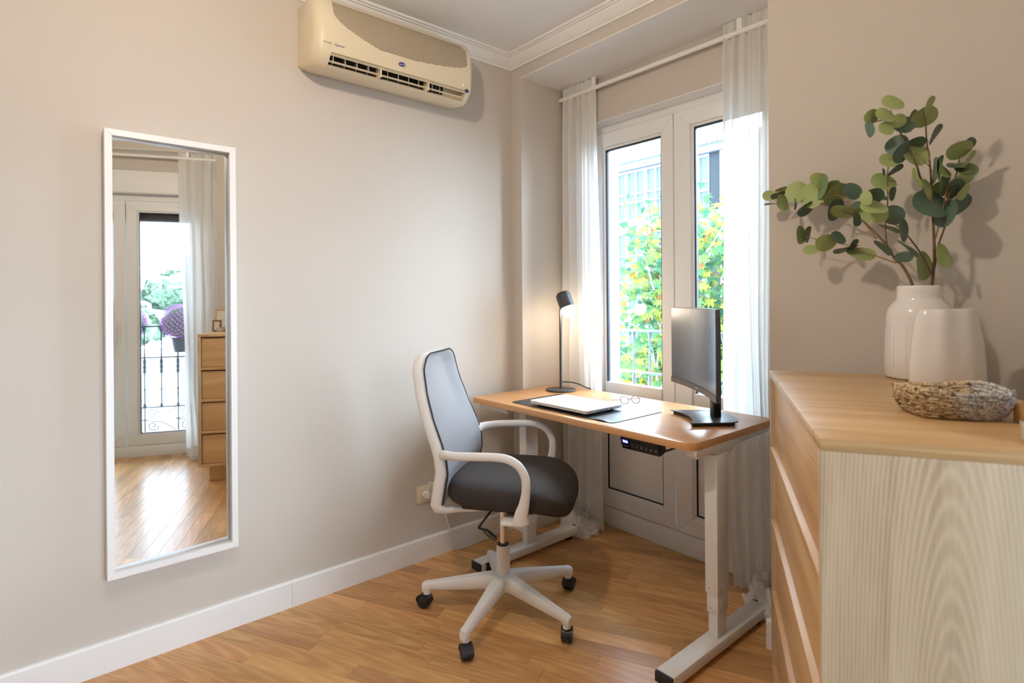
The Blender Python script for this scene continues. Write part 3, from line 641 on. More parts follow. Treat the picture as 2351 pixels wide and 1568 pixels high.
# ------------------------------------------------------------------ office chair
t = thing('office_chair', 'white swivel office chair with grey mesh back and charcoal seat', 'chair', (.592, 1.388, 0), R(36))
WP = mat('chair_white', (.80, .78, .765), .4)
b = MB().lathe([(.024, .125), (.0265, .13), (.0262, .262), (.024, .264)], 28); b.build('column_sleeve', WP, t, 40)
MB().lathe([(.0235, .258), (.0235, .268), (.015, .270)], 24).build('sleeve_ring', BLK, t, 40)
MB().tube([(0, 0, .26), (0, 0, .45)], .0125, 18).build('gas_lift', CHR, t, 60)
MB().lathe([(.050, .098), (.056, .108), (.054, .140), (.046, .149), (.026, .152)], 30).build('hub', WP, t, 40)
base_ang = 7.5-36
CASTM = [None]
for k in range(5):
    a = R(base_ang+72*k); d = Vector((math.cos(a), math.sin(a), 0)); M = frame(d, Vector((-d.y, d.x, 0)), (0, 0, 0)); b = MB()
    secs = [(.030, .030, .098, .150), (.075, .0255, .094, .146), (.16, .0205, .086, .131), (.25, .0175, .080, .114), (.292, .0165, .078, .106), (.312, .0160, .066, .104), (.325, .0125, .066, .098)]
    vs = []
    for x, hw, z0, z1 in secs:
        c = .008; vs += [(x, -hw*.82, z0), (x, -hw, z0+.006), (x, -hw, z1-c), (x, -hw+.007, z1), (x, hw-.007, z1), (x, hw, z1-c), (x, hw, z0+.006), (x, hw*.82, z0)]
    m = 8; fs = [(i*m+j, (i+1)*m+j, (i+1)*m+(j+1) % m, i*m+(j+1) % m) for i in range(len(secs)-1) for j in range(m)]+[tuple(range(m)), tuple(range((len(secs)-1)*m, len(secs)*m))[::-1]]
    b.add([M@Vector(p) for p in vs], fs); b.tube([M@Vector((.308, 0, .056)), M@Vector((.308, 0, .08))], .0145, 12); b.build('base_leg', WP, t, 45)
    cs = bpy.data.objects.new('caster', None); COL.objects.link(cs); cs.parent = t; cs.location = M@Vector((.308, 0, 0)); cs.rotation_euler = (0, 0, R((-50, -72, 35, 20, 160)[k]-36))
    if not CASTM[0]:
        w_ = MB()
        for s in (-1, 1): w_.tube([(-.012, s*.004, .0255), (-.012, s*.018, .0255)], .0255, 24); w_.tube([(-.012, s*.018, .0255), (-.012, s*.0195, .0255)], [.019, .017], 20)
        hd_ = MB(); n = 16
        pr = [(-.012+.0285*math.cos(R(-5+190*i/n)), .0255+.0285*math.sin(R(-5+190*i/n))) for i in range(n+1)]+[(-.012+.022*math.cos(R(185-190*i/n)), .0255+.022*math.sin(R(185-190*i/n))) for i in range(n+1)]
        hd_.prism(pr, -.0205, .0205, None, 'y'); hd_.tube([(0, 0, .045), (0, 0, .064)], .008, 12)
        CASTM[0] = (w_.mesh('wheels', 40), hd_.mesh('hood', 40))
    link('wheels', CASTM[0][0], BLK, cs); link('hood', CASTM[0][1], BLK, cs)
# seat
def se(c, e): return math.copysign(abs(c)**e, c)
def seatp(u, v):
    th = 2*math.pi*u; ph = math.pi*(v-.5); e = .42; hx = .236; hy = .238; rx = se(math.cos(th), .52); ry = se(math.sin(th), .52); k = abs(math.cos(ph))**e
    x = .052+hx*rx*k; y = hy*ry*k*(1-.05*max(0, -rx)); z = .516+.052*se(math.sin(ph), .55)
    z += .008*math.exp(-((x-.05)/.16)**2-(y/.15)**2)*(1 if ph > 0 else 0)+.012*max(0, abs(y)-.14)*2*(ph > 0)
    if x > .14: z -= ((x-.14)/.15)**2*.045
    return Vector((x, y, z))
MB().grid(seatp, 72, 40).build('seat', SEAT, t, 180)
MB().box((-.12, -.16, .448), (.16, .16, .472)).build('seat_pan', BLK, t, bevel=.01)
MB().box((-.06, -.06, .425), (.08, .06, .452)).build('mechanism', BLK, t, bevel=.006)
MB().tube(smoothpts([(-.01, -.06, .445), (-.012, -.12, .44), (-.045, -.155, .395), (-.05, -.16, .388), (-.03, -.165, .385)], 4), .0042, 8).build('lever_rod', BLK, t, 60)
b = MB().tube([(-.03, -.165, .385), (-.022, -.167, .382), (-.005, -.17, .372), (.018, -.175, .360), (.022, -.176, .357)], [.006, .0105, .0135, .0105, .003], 14, flat=.7); b.build('lever_handle', mat('lever_brown', (.03, .024, .022), .4), t, 60)
b = MB().box((-.075, -.2415, .505), (-.045, -.2385, .512)); b.build('seat_tag', BLK, t, bevel=.001)
# back frame and mesh
PR = [(.440, -.168), (.47, -.187), (.52, -.176), (.594, -.160), (.65, -.165), (.70, -.180), (.79, -.218), (.88, -.248), (.965, -.268), (1.02, -.272)]
def bx(z):
    for (za, xa), (zb, xb) in zip(PR, PR[1:]):
        if z <= zb: k = (z-za)/(zb-za); k = max(0, k); return xa+(xb-xa)*k
    return PR[-1][1]
def bw(z):   # half width of the back
    return .172+.034*math.exp(-((z-.66)/.20)**2)-.02*max(0, (z-.85)/.15)
side_z = [.47+.01*k for k in range(47)]   # .47 .. .93
def sp(s): return [Vector((bx(z), s*bw(z), z)) for z in side_z]
tz = .935; cr_ = .075; wt = bw(tz)
topc = [Vector((bx(tz+cr_*math.sin(a)), wt-cr_+cr_*math.cos(a), tz+cr_*math.sin(a))) for a in [R(9*k) for k in range(1, 11)]]
def low(s):
    w0 = bw(.47); return [Vector((-.02, s*.10, .446)), Vector((-.07, s*.115, .444)), Vector((-.12, s*.135, .444)), Vector((-.160, s*(w0-.02), .446)), Vector((-.182, s*w0, .456))]
fb = Vector((-.018, 0, -.003))
path = low(1)+sp(1)+topc+[Vector((p.x, -p.y, p.z)) for p in topc[::-1]]+sp(-1)[::-1]+low(-1)[::-1]
b = MB().tube([p+fb for p in path], .0125, 12, False, flat=1.8, up=Vector((1, 0, .25)).normalized()); b.build('back_frame', WP, t, 60)
def mw(z): return bw(z)+.011 if z < tz else wt+.011-(cr_+.011)+math.sqrt(max(0, (cr_+.011)**2-(z-tz)**2))
def meshp(u, v):
    z = .475+(tz+cr_+.0108-.475)*(1-(1-v)**1.35); k = 2*u-1; edge = max(0, abs(k)-.86)/.14
    return Vector((bx(z)+.016-.020*(1-k*k)*(1-.3*v)-.004*edge**2+.004*max(0, (z-tz)/cr_), k*mw(z), z))
MB().grid(meshp, 28, 60).build('mesh_back', MESHF, t, 180)
zs_ = [.475+(tz+cr_+.010-.475)*k/60 for k in range(61)]; zl = [Vector((bx(z)+.0115+.004*max(0, (z-tz)/cr_), mw(z), z)) for z in zs_]
zp = zl+[Vector((p.x, -p.y, p.z)) for p in zl[::-1]]
MB().tube(zp, .0034, 6).build('zip', BLK, t, 60)
MB().tube(smoothpts([(-.195, -.185, .60), (-.20, -.10, .595), (-.203, 0, .594), (-.20, .10, .595), (-.195, .185, .60)], 5), .013, 10, flat=1.4).build('lumbar_bar', WP, t, 60)
for s in (-1, 1):
    ap = smoothpts([(bx(.66)-.012, s*.195, .655), (-.150, s*.235, .668), (-.10, s*.262, .674), (-.03, s*.27, .679), (.05, s*.272, .682), (.095, s*.272, .676), (.130, s*.272, .655), (.150, s*.271, .620), (.153, s*.270, .575), (.145, s*.266, .525), (.135, s*.262, .490), (.132, s*.255, .462)], 5)
    n = len(ap); rs = [.0150+.006*max(0, (8-i)/8)+.016*max(0, (i-n*.72)/(n*.28))**1.3 for i in range(n)]
    MB().tube(ap, rs, 14, flat=.72, up=Vector((0, s, 0))).build('armrest', WP, t, 60)
    MB().box((.06, min(s*.14, s*.262), .444), (.14, max(s*.14, s*.262), .458)).build('arm_plate', WP, t, bevel=.004)

# ------------------------------------------------------------------ socket and cable
t = thing('wall_socket', 'ivory double wall socket behind the office chair', 'socket')
MB().box((0, 1.348, .268), (.011, 1.500, .349)).build('cover_plate', OUTC, t, bevel=.007)
for y in (1.388, 1.460):
    MB().box((.008, y-.029, .280), (.0135, y+.029, .338)).build('insert', OUTC, t, bevel=.002)
    b = MB(); b.tube([(.0125, y, .309), (.0142, y, .309)], .0195, 24); b.build('socket_well', mat('well', (.35, .30, .22), .6) if 'well' not in bpy.data.materials else bpy.data.materials['well'], t, 60)
    for s in (-1, 1): MB().tube([(.014, y+s*.0095, .309), (.0146, y+s*.0095, .309)], .0025, 8).build('pin_hole', BLK, t)
t = thing('charger_plug', 'white plug with looping cable in the wall socket', 'plug')
MB().tube([(.0147, 1.388, .309), (.030, 1.388, .309)], [.0185, .0165], 24).build('plug_body', PLW, t, 40)
MB().box((.026, 1.379, .296), (.048, 1.397, .324)).build('grip', PLW, t, bevel=.003)
MB().tube(smoothpts([(.037, 1.388, .318), (.037, 1.388, .345), (.045, 1.395, .372), (.065, 1.415, .355), (.085, 1.435, .30), (.09, 1.45, .22), (.09, 1.48, .12), (.07, 1.52, .03), (.03, 1.58, .004), (.03, 1.75, .004)], 6), .0028, 8).build('cable', PLW, t, 60)

# ------------------------------------------------------------------ dresser
AA = T2; BB = N2; H = 1.005; DL = .865; DD = .455
DM = frame(BB, AA, NEAR)
t = thing('dresser', 'oak four-drawer dresser standing against the right wall', 'dresser'); t.matrix_world = DM
MB().box((0, 0, H-.019), (DD, DL, H)).build('top', OAKT, t, bevel=.0012)
MB().box((0, 0, .11), (DD, .019, H-.019)).build('side_panel', OAKS, t, bevel=.001)
MB().box((0, DL-.019, .11), (DD, DL, H-.019)).build('side_panel', OAKS, t, bevel=.001)
MB().box((0, .019, .11), (DD, DL-.019, .129)).build('bottom', OAKD, t, bevel=.001)
MB().box((DD-.008, .019, .129), (DD, DL-.019, H-.019)).build('back_panel', OAKD, t)
dz = (H-.019-.129)/4
for k in range(4):
    z0 = .129+dz*k+(.009 if k else 0); z1 = .129+dz*(k+1)-(.009 if k < 3 else 0)
    MB().box((.012, .0225, z0+.003), (.031, DL-.0225, z1-.009)).build('drawer_front', OAKD, t, bevel=.001)
    MB().box((.031, .035, z0+.012), (.36, DL-.035, z1-.04)).build('drawer_box', OAKD, t)
    if k: MB().box((0, .019, z0-.018), (DD-.01, DL-.019, z0)).build('divider', OAKD, t, bevel=.001)
MB().box((.05, .055, 0), (DD-.03, DL-.055, .11)).build('plinth', OAKD, t, bevel=.001)

def at(u, v, d):   # a point of the room at forward distance d from where the photo was taken
    return CAM+(FW+CR*((u-1175.5)/FPX)+CU*((686.07-v)/FPX))*d
# vases
V1 = at(2112, 868, 1.505); V1.z = H
def ribs(r, z, th): return r*(1+(.014*math.cos(36*th) if .006 < z < .161 else 0))
pr = [(.060, 0), (.070, .002), (.0725, .006), (.0722, .05), (.0712, .10), (.0698, .148), (.0690, .158), (.066, .170), (.058, .184), (.050, .192), (.0475, .198), (.0468, .215), (.0472, .226), (.0455, .2285), (.0435, .226), (.043, .19), (.05, .17), (.06, .10), (.06, .01)]
pr = [(r*1.09, z*1.09) for r, z in pr]
tag(MB().lathe(pr, 144, V1, ribs).build('ribbed_vase', CERW, None, 50), 'tall white ribbed ceramic vase holding the eucalyptus', 'vase')
V2 = at(2177, 886, 1.365); V2.z = H; ang = YAW+R(3)
def lobes(r, z, th):
    k = 1+(.045*math.cos(6*th+.6)+.022*math.cos(9*th))*(.35+.65*z/.17); a = r*k
    x = a*math.cos(th); y = a*.54*math.sin(th); return (x*math.cos(ang)-y*math.sin(ang), x*math.sin(ang)+y*math.cos(ang))
pr = [(.072, 0), (.0805, .003), (.083, .012), (.0822, .05), (.076, .10), (.067, .15), (.0605, .170), (.059, .1722), (.0570, .170), (.063, .14), (.072, .09), (.077, .02), (.06, .012)]
pr = [(r*1.10, z*1.10) for r, z in pr]
tag(MB().lathe(pr, 120, V2, lobes).build('fluted_vase', CERW, None, 70), 'squat white fluted ceramic vase in front of the ribbed one', 'vase')
# basket
def straw_fn():
    m = bpy.data.materials.new('woven_straw'); nt, b = nodes(m); N = nt.nodes.new; L = nt.links
    tc = N('ShaderNodeTexCoord'); n = N('ShaderNodeTexNoise'); n.inputs['Scale'].default_value = 150; n.inputs['Detail'].default_value = 4; n.inputs['Distortion'].default_value = 1; L.new(tc.outputs['Object'], n.inputs['Vector'])
    cr = N('ShaderNodeValToRGB'); e = cr.color_ramp.elements; e[0].position = .33; e[0].color = (.10, .052, .018, 1); e[1].position = .62; e[1].color = (.78, .58, .34, 1); L.new(n.outputs['Fac'], cr.inputs[0])
    c2 = N('ShaderNodeValToRGB'); e = c2.color_ramp.elements; e[0].position = .35; e[0].color = (.18, .18, .19, 1); e[1].position = .62; e[1].color = (.72, .70, .70, 1); L.new(n.outputs['Fac'], c2.inputs[0])
    n2 = N('ShaderNodeTexNoise'); n2.inputs['Scale'].default_value = 22; L.new(tc.outputs['Object'], n2.inputs['Vector'])
    sp_ = N('ShaderNodeSeparateXYZ'); L.new(tc.outputs['Object'], sp_.inputs[0])
    a = N('ShaderNodeMath'); a.operation = 'MULTIPLY_ADD'; a.inputs[1].default_value = 22; L.new(sp_.outputs[0], a.inputs[0]); 
    a2 = N('ShaderNodeMath'); a2.operation = 'MULTIPLY_ADD'; a2.inputs[1].default_value = -14; L.new(sp_.outputs[1], a2.inputs[0]); L.new(a2.outputs[0], a.inputs[2])
    q = N('ShaderNodeMath'); q.operation = 'ADD'; L.new(a.outputs[0], q.inputs[0]); L.new(n2.outputs['Fac'], q.inputs[1])
    r = N('ShaderNodeMapRange'); r.inputs['From Min'].default_value = 1.25; r.inputs['From Max'].default_value = 1.75; L.new(q.outputs[0], r.inputs['Value'])
    mx = N('ShaderNodeMix'); mx.data_type = 'RGBA'; L.new(r.outputs[0], mx.inputs[0]); L.new(cr.outputs[0], mx.inputs[6]); L.new(c2.outputs[0], mx.inputs[7]); L.new(mx.outputs[2], b.inputs['Base Color'])
    b.inputs['Roughness'].default_value = .75; return m
STRAW = straw_fn()
Bc = at(2182, 945, 1.045); Bc.z = H
t = thing('woven_basket', 'small woven straw basket on the dresser in front of the vases', 'basket', Bc, YAW-R(14))
rb = random.Random(5)
def bpath(s, z, jit):
    out = []
    for k in range(64):
        th = 2*math.pi*k/64; out.append(Vector((.079*s*se(math.cos(th), .62), .066*s*se(math.sin(th), .62), z+jit*noise.noise(Vector((k*.9, z*300, 2)))+.006*(z/.05)*math.sin(2*th+.6))))
    return out
for k in range(8):
    z = .005+.0062*k; s = .80+.20*math.sin(min(1, k/6)*math.pi/2)
    MB().tube(bpath(s, z, .0024), [.0042+.0016*rb.random() for _ in range(64)], 7, True).build('coil', STRAW, t, 60)
b = MB(); pth = bpath(.82, .004, 0); b.v = pth; b.f = [tuple(range(64))]; b.build('bottom', STRAW, t)
tw = MB(); rt_ = random.Random(8)   # loose straw ends poking out of the weave
for k in range(420):
    th = rt_.random()*2*math.pi; z = .004+rt_.random()*.048; s = 1.03*(.80+.20*math.sin(min(1, z/.038)*math.pi/2)); p = Vector((.081*s*se(math.cos(th), .62), .068*s*se(math.sin(th), .62), z))
    tg = Vector((-math.sin(th), math.cos(th), rt_.uniform(-.5, .5))).normalized(); nn = Vector((math.cos(th), math.sin(th), 0))
    tw.tube([p-tg*.006, p+nn*.0035, p+tg*.006], .0012, 4)
stuff(tw.build('straw_stitches', STRAW, t, 60))
# small things at the wall end of the dresser, seen in the mirror
LW = mat('light_wood_frame', (.55, .33, .13), .45); PAP = mat('picture_paper', (.70, .66, .58), .6, var=.3, vscale=30)
def picture(name, label, loc, rz, w_, h_, lean, m):
    t = thing(name, label, 'picture frame', loc, rz); M = Matrix.Rotation(R(-lean), 4, 'X')
    for a, b_ in (((-w_/2, 0, 0), (w_/2, .012, .012)), ((-w_/2, 0, h_-.012), (w_/2, .012, h_)), ((-w_/2, 0, .012), (-w_/2+.012, .012, h_-.012)), ((w_/2-.012, 0, .012), (w_/2, .012, h_-.012))):
        bb_ = MB().box(a, b_, M); bb_.build('frame_rail', m, t, bevel=.001)
    MB().box((-w_/2+.012, .004, .012), (w_/2-.012, .008, h_-.012), M).build('print', PAP, t); return t
def dres(x, y): p = DM@Vector((x, y, H)); return p
pz = math.atan2(AA.y, AA.x)+math.pi
pz = math.atan2(AA.y, AA.x)+math.pi
picture('picture_frame', 'light wood picture frame reflected at the right edge of the mirror', Vector((2.235, 1.175, H)), pz, .10, .165, 6, LW)
picture('picture_frame', 'small dark wood picture frame reflected beside the lighter one', Vector((2.190, 1.125, H)), pz, .06, .085, 6, mat('dark_wood_frame', (.20, .09, .04), .45))
tag(MB().lathe([(.02, 0), (.024, .004), (.026, .03), (.0245, .031), (.022, .006)], 24, (2.170, 1.145, H)).build('glass_votive', mat('votive_glass', (.55, .50, .45), .1, coat=.5), None, 40), 'tiny glass votive reflected in front of the picture frames', 'candle holder')
t = thing('wooden_tray', 'corner of a light wooden tray at the right edge of the photo', 'tray', at(2432, 985, .93), YAW); t.location.z = H
for a, b_ in (((-.032, -.05, 0), (-.026, .05, .034)), ((.026, -.05, 0), (.032, .05, .034)), ((-.026, -.05, 0), (.026, -.044, .034)), ((-.026, .044, 0), (.026, .05, .034))): MB().box(a, b_).build('tray_side', LW, t, bevel=.001)
MB().box((-.026, -.044, 0), (.026, .044, .005)).build('tray_bottom', LW, t)

# ------------------------------------------------------------------ eucalyptus branches (two cut stems in the ribbed vase)
def cp(x, y): return (1740+x/3.1358, 180+y/3.1358)
BARK = mat('twig_bark', (.16, .085, .045), .7, var=.3, vscale=40); TWIG = mat('young_twig', (.30, .17, .06), .6)
LEAFL = mat('eucalyptus_light', (.33, .40, .15), .55, var=.25, vscale=25); LEAFD = mat('eucalyptus_dark', (.085, .14, .10), .5, var=.35, vscale=25); LEAFM = mat('eucalyptus_mid', (.15, .22, .11), .5, var=.3, vscale=25)
D0 = 1.505
def dep(x, y, key='L'):   # the left stems run back along the window wall, the right ones lean forward
    if key == 'R': return D0-.055*max(0, (1480-y)/1200)+.012*math.sin(x*.011+y*.017)
    u, v = cp(x, y); dy = (FW+CR*((u-1175.5)/FPX)+CU*((686.07-v)/FPX)).y
    return min((D0*(FW+CR*((2112-1175.5)/FPX)).y+.055*max(0, 1130-x)/1000+.008*math.sin(x*.011+y*.017))/dy, 1.90)
stems = {
 'L': [([(1135,1640), (1110,1480), (1040,1350), (985,1300), (925,1200), (760,1030), (620,960), (440,895), (330,875), (210,860), (90,850)], .0042, .0011),
       ([(850,1150), (760,1030), (650,895), (600,850), (520,820), (420,770)], .0022, .001), ([(1000,1330), (870,1285), (700,1220), (560,1180), (440,1160), (310,1130)], .0022, .001),
       ([(970,1260), (930,1200), (920,1060), (935,880), (935,700), (940,600)], .0026, .001), ([(940,600), (950,560)], .001, .0008)],
 'R': [([(1245,1640), (1255,1480), (1270,1280), (1260,1000), (1250,800), (1240,640), (1215,450), (1205,300), (1190,230)], .0044, .0011),
       ([(1270,1370), (1300,1200), (1350,1050), (1370,850), (1420,720), (1450,580), (1450,500)], .0026, .001), ([(1250,1410), (1190,1290), (1100,1160), (1000,1060), (860,960), (800,900)], .0024, .001),
       ([(1280,1150), (1340,900), (1370,780), (1440,760)], .002, .0009), ([(1250,800), (1180,740), (1140,620), (1060,450), (960,310), (850,310), (805,330)], .0028, .001),
       ([(1240,640), (1190,590), (1140,540)], .0012, .0008), ([(960,310), (960,240), (972,180)], .0012, .0008)]}
leaves = '''972 175 66 48 0 L;818 275 46 42 10 L;917 265 60 47 -10 L;805 368 50 22 -75 D;925 360 47 45 0 L;1010 305 45 38 -20 L;1045 330 65 58 20 D;1115 300 60 38 60 M;1200 280 75 54 0 L;1235 190 55 22 55 L
1278 400 65 20 52 D;1000 480 65 48 70 D;1030 540 62 48 40 D;1140 540 84 78 0 L;1130 470 60 32 0 D;945 590 57 45 10 L;990 660 50 18 25 D;905 670 22 10 -80 D;905 745 73 56 5 L;970 830 42 26 70 D
913 862 20 14 0 D;1450 515 72 48 0 L;1520 475 45 34 20 D;1520 585 60 16 50 L;1280 660 80 20 85 M;1310 640 75 18 80 D;1335 660 58 32 -40 L;1500 650 66 44 10 M;1440 630 60 14 0 D;1455 740 78 36 15 L
1150 720 75 16 -65 L;1215 790 66 32 -65 L;1345 760 70 36 70 M;1420 795 66 46 30 D;1480 820 52 30 40 L;1300 800 50 44 0 L;1245 905 106 88 0 D;1350 975 86 48 75 D;1455 910 76 52 25 D;1340 1280 75 58 -60 L
1195 1355 88 64 90 L;85 845 42 34 25 L;180 800 42 14 0 L;145 840 45 18 10 D;180 895 52 44 -70 L;278 815 65 56 80 L;95 905 40 6 5 D;270 905 35 8 85 D;350 940 60 32 25 D;390 840 75 60 90 L
435 785 80 44 80 M;440 740 60 52 -30 L;530 790 55 40 0 L;565 835 78 54 15 L;680 810 58 55 0 D;585 755 25 10 -60 L;560 945 68 52 50 D;640 960 92 36 -15 L;720 930 40 32 90 D;830 850 62 44 -10 D
780 860 45 28 -80 L;835 925 76 44 5 L;780 980 45 38 90 L;875 985 50 40 90 L;715 1020 40 34 80 D;980 985 60 50 -60 D;1045 1080 78 36 -80 D;950 1080 62 13 -25 M;310 1130 56 38 90 L;360 1120 50 22 75 D
383 1235 46 30 25 L;488 1183 60 50 -10 L;580 1145 48 36 -20 D;690 1195 38 20 40 D;630 1230 70 14 10 D;745 1258 80 40 5 L;905 1220 64 20 -45 D;1085 1225 75 12 -42 D;1050 1285 50 32 30 D'''
LV = [q.split() for q in leaves.replace('\n', ';').split(';')]
roots = {}; allp = []
for key, lab in (('L', 'eucalyptus branch leaning left over the dresser from the ribbed vase'), ('R', 'upright eucalyptus branch on the right side of the ribbed vase')):
    t = thing('eucalyptus_branch', lab, 'branch', (V1.x, V1.y, H+.25)); inv = Matrix.Translation(-Vector((V1.x, V1.y, H+.25))); roots[key] = (t, inv)
    for pts, r0, r1 in stems[key]:
        P3 = [inv@at(*cp(x, y), dep(x, y, key)) for x, y in pts]; P3 = smoothpts(P3, 5); n = len(P3)
        MB().tube(P3, [r0+(r1-r0)*k/(n-1) for k in range(n)], 7).build('stem', BARK if r0 > .0022 else TWIG, t, 60)
        allp += [(key, p, t) for p in P3]
rl = random.Random(11)
leafmesh = {}
def leaf_mesh(tone):
    b = MB(); nr, ns = 3, 14; b.v = [Vector((0, 0, 0))]
    for i in range(1, nr+1):
        for k in range(ns):
            a = 2*math.pi*k/ns; r = i/nr; x = math.cos(a); y = math.sin(a); sh = 1+(.10*max(0, -x)**6)-.04*max(0, x)**4
            b.v.append(Vector((x*r*sh, y*r*.97*sh, .10*(x*x*r*r)-.07*(y*y)*r*r+.02*math.cos(3*a)*r)))
    b.f = [(0, 1+k, 1+(k+1) % ns) for k in range(ns)]+[(1+(i-1)*ns+k, 1+i*ns+k, 1+i*ns+(k+1) % ns, 1+(i-1)*ns+(k+1) % ns) for i in range(1, nr) for k in range(ns)]
    return b.mesh('leaf', 180)
for q in LV:
    x, y, ra, rb_, rot = map(float, q[:5]); tone = q[5]
    if tone not in leafmesh: leafmesh[tone] = leaf_mesh(tone); leafmesh[tone].materials.append({'L': LEAFL, 'D': LEAFD, 'M': LEAFM}[tone])
    def npx(a):   # nearest stem in the picture decides the branch, its depth the leaf depth
        q = Vector(a[1])+Vector((V1.x, V1.y, H+.25))-CAM; k = q.dot(FW); u_, v_ = cp(x, y); return math.hypot(q.dot(CR)/k*FPX+1175.5-u_, 686.07-q.dot(CU)/k*FPX-v_)
    near_ = min(allp, key=npx); kd = (Vector(near_[1])+Vector((V1.x, V1.y, H+.25))-CAM).dot(FW); d = kd+rl.uniform(-.02, .02)
    P = at(*cp(x, y), d); size = 1.2*ra/3.1358*d/FPX
    # nearest stem point gives the parent branch and the leaf stalk
    best = near_; t, inv = roots[best[0]]
    a = R(rot); maj = CR*math.cos(a)+CU*math.sin(a); mi = -CR*math.sin(a)+CU*math.cos(a); tau = math.acos(min(1, rb_/ra))*rl.choice((-1, 1)); mi = mi*math.cos(tau)+(P-CAM).normalized()*math.sin(tau)
    stem_dir = (best[1]+Vector((V1.x, V1.y, H+.25))-P)
    if stem_dir.dot(maj) > 0: maj = -maj
    M = inv@frame(maj, mi, P)@Matrix.Scale(size, 4)
    o = link('leaf', leafmesh[tone], None, t); o.matrix_local = M
    p0 = inv@P-0*P; c0 = inv@(P-maj*size*.95); dd = (best[1]-c0)
    if .004 < dd.length < .07: MB().tube([c0, c0+dd*.5+Vector((0, 0, -.003)), best[1]], .0007, 5).build('leaf_stalk', TWIG, t, 60)

# ------------------------------------------------------------------ ceiling lamp (out of frame, its light falls on the walls)
t = thing('ceiling_lamp', 'small round ceiling lamp lighting the room from above', 'lamp', (LAMP_POS.x, LAMP_POS.y, ZC))
MB().lathe([(.05, -.012), (.05, 0)], 28).build('ceiling_plate', PLW, t, 40)
rad = .046; em = LAMP_W/(4*math.pi**2*rad*rad)
MB().ball((0, 0, LAMP_POS.z-ZC), rad, 28, 16).build('globe', mat('lamp_globe', (1, 1, 1), .5, emit=(1.0, .84, .66), estr=em), t, 180)
MB().tube([(0, 0, -.012), (0, 0, LAMP_POS.z-ZC+.05)], .012, 12).build('stem', PLW, t)

# ------------------------------------------------------------------ bed corner, reflected in the mirror
t = thing('bed', 'bed with a sage green throw, its corner reflected in the mirror', 'bed', (2.10, .365, 0))
MB().box((.0, -1.9, .20), (1.0, 0, .46)).build('mattress', mat('mattress_white', (.7, .7, .68), .8), t, bevel=.03)
MB().box((.03, -1.88, .0), (.97, -.05, .20)).build('bed_base', mat('bed_dark', (.05, .045, .04), .8), t)
def bl_(u, v):   # throw draped over the corner, flaring out at the hem
    th = u*2-1; drop = v
    if v < .4: k = v/.4; x = -.01+(1.0-1.0*k)*.6 if u < .5 else .6*(1-k)-.01; 
    ang_ = -math.pi+R(0)+u*R(90)
    corner = Vector((-.012, .012, 0)); fl_ = .012+.085*max(0, v-.25)**1.4
    if u < .5: base_ = Vector((-fl_, -1.0+1.0*(u/.5)*1.0+fl_*(u/.5), 0))
    else: base_ = Vector((-fl_+(u-.5)/.5*.9, fl_, 0))
    z = .475-.40*v
    wob = .012*math.sin(u*40)*v
    return Vector((base_.x+wob, base_.y+wob, z))
MB().grid(bl_, 60, 16).build('throw_drop', BLAN, t, 180)
MB().box((-.012, -1.0, .462), (.9, .012, .477)).build('throw_top', BLAN, t, bevel=.006)

# ------------------------------------------------------------------ balconies
def railing(name, label, M, x0, x1, ph, y, m, scroll):
    t = thing(name, label, 'railing', group='balcony railings'); t.matrix_world = M
    MB().box((x0, y-.022, 1.005), (x1, y+.022, 1.020)).build('top_rail', m, t, bevel=.003)
    for z in (.742, .312, .094): MB().box((x0, y-.008, z-.006), (x1, y+.008, z+.006)).build('rail', m, t)
    pr = [(.008, .312), (.014, .315), (.014, .335), (.007, .345), (.0065, .46), (.013, .467), (.0065, .476), (.0062, .60), (.012, .612), (.016, .625), (.010, .64), (.017, .66), (.011, .675), (.014, .70), (.015, .718), (.008, .73), (.0065, .78), (.0065, .85), (.012, .858), (.0065, .867), (.0065, .96), (.013, .985), (.015, 1.005)]
    me = MB().lathe(pr, 10).mesh('baluster', 50); me.materials.append(m); x = ph
    while x-.127 > x0: x -= .127
    k = 0
    while x < x1-.01:
        link('baluster', me, None, t, (x, y, 0))
        if scroll and k % 2 == 0:
            for s in (-1, 1):
                c = .203; sp_ = [Vector((x+.03+.045*(1-a/16)*math.cos(a*.62*1.0)+.03, y, c+s*(.052+.045*(1-a/16)*math.sin(a*.62)))) for a in range(15)]
                MB().tube(sp_, .0045, 6).build('scroll', m, t, 60)
                MB().tube(smoothpts([(x-.02, y, c), (x+.05, y, c+s*.012), (x+.14, y, c+s*.03), (x+.235, y, c+s*.10)], 4), .004, 6).build('scroll', m, t, 60)
            MB().tube([(x, y, .094), (x, y, .312)], .006, 8).build('post', m, t)
        x += .127; k += 1
    return t
railing('balcony_railing', 'grey iron balcony railing outside the window behind the desk', Matrix(), -2.2, 2.2, .122, 3.0, IRONG, False)
railing('balcony_railing', 'black wrought iron railing with scrolls, reflected in the mirror', M2, -1.5, 1.3, .081, .45, IRON, True)
STONE = mat('balcony_stone', (.75, .75, .74), .8)
struct(MB().box((-2.2, 2.44, -.14), (2.2, 3.08, -.03)).build('floor_balcony', STONE)); mb = MB().box((-1.5, .10, -.14), (1.3, .55, -.03)); mb.v = [M2@p for p in mb.v]; struct(mb.build('floor_balcony_2', STONE))
tag(MB().tube([(.10, 2.94, .50), (.40, 2.94, .83)], .016, 10).build('support_strut', IRONG, None, 60), 'diagonal grey metal strut behind the balcony window', 'strut')
MUM = mat('purple_petals', (.52, .17, .60), .6, var=.35, vscale=40); POT = mat('dark_pot', (.04, .04, .045), .6)
petal = [Vector((0, 0, 0))]
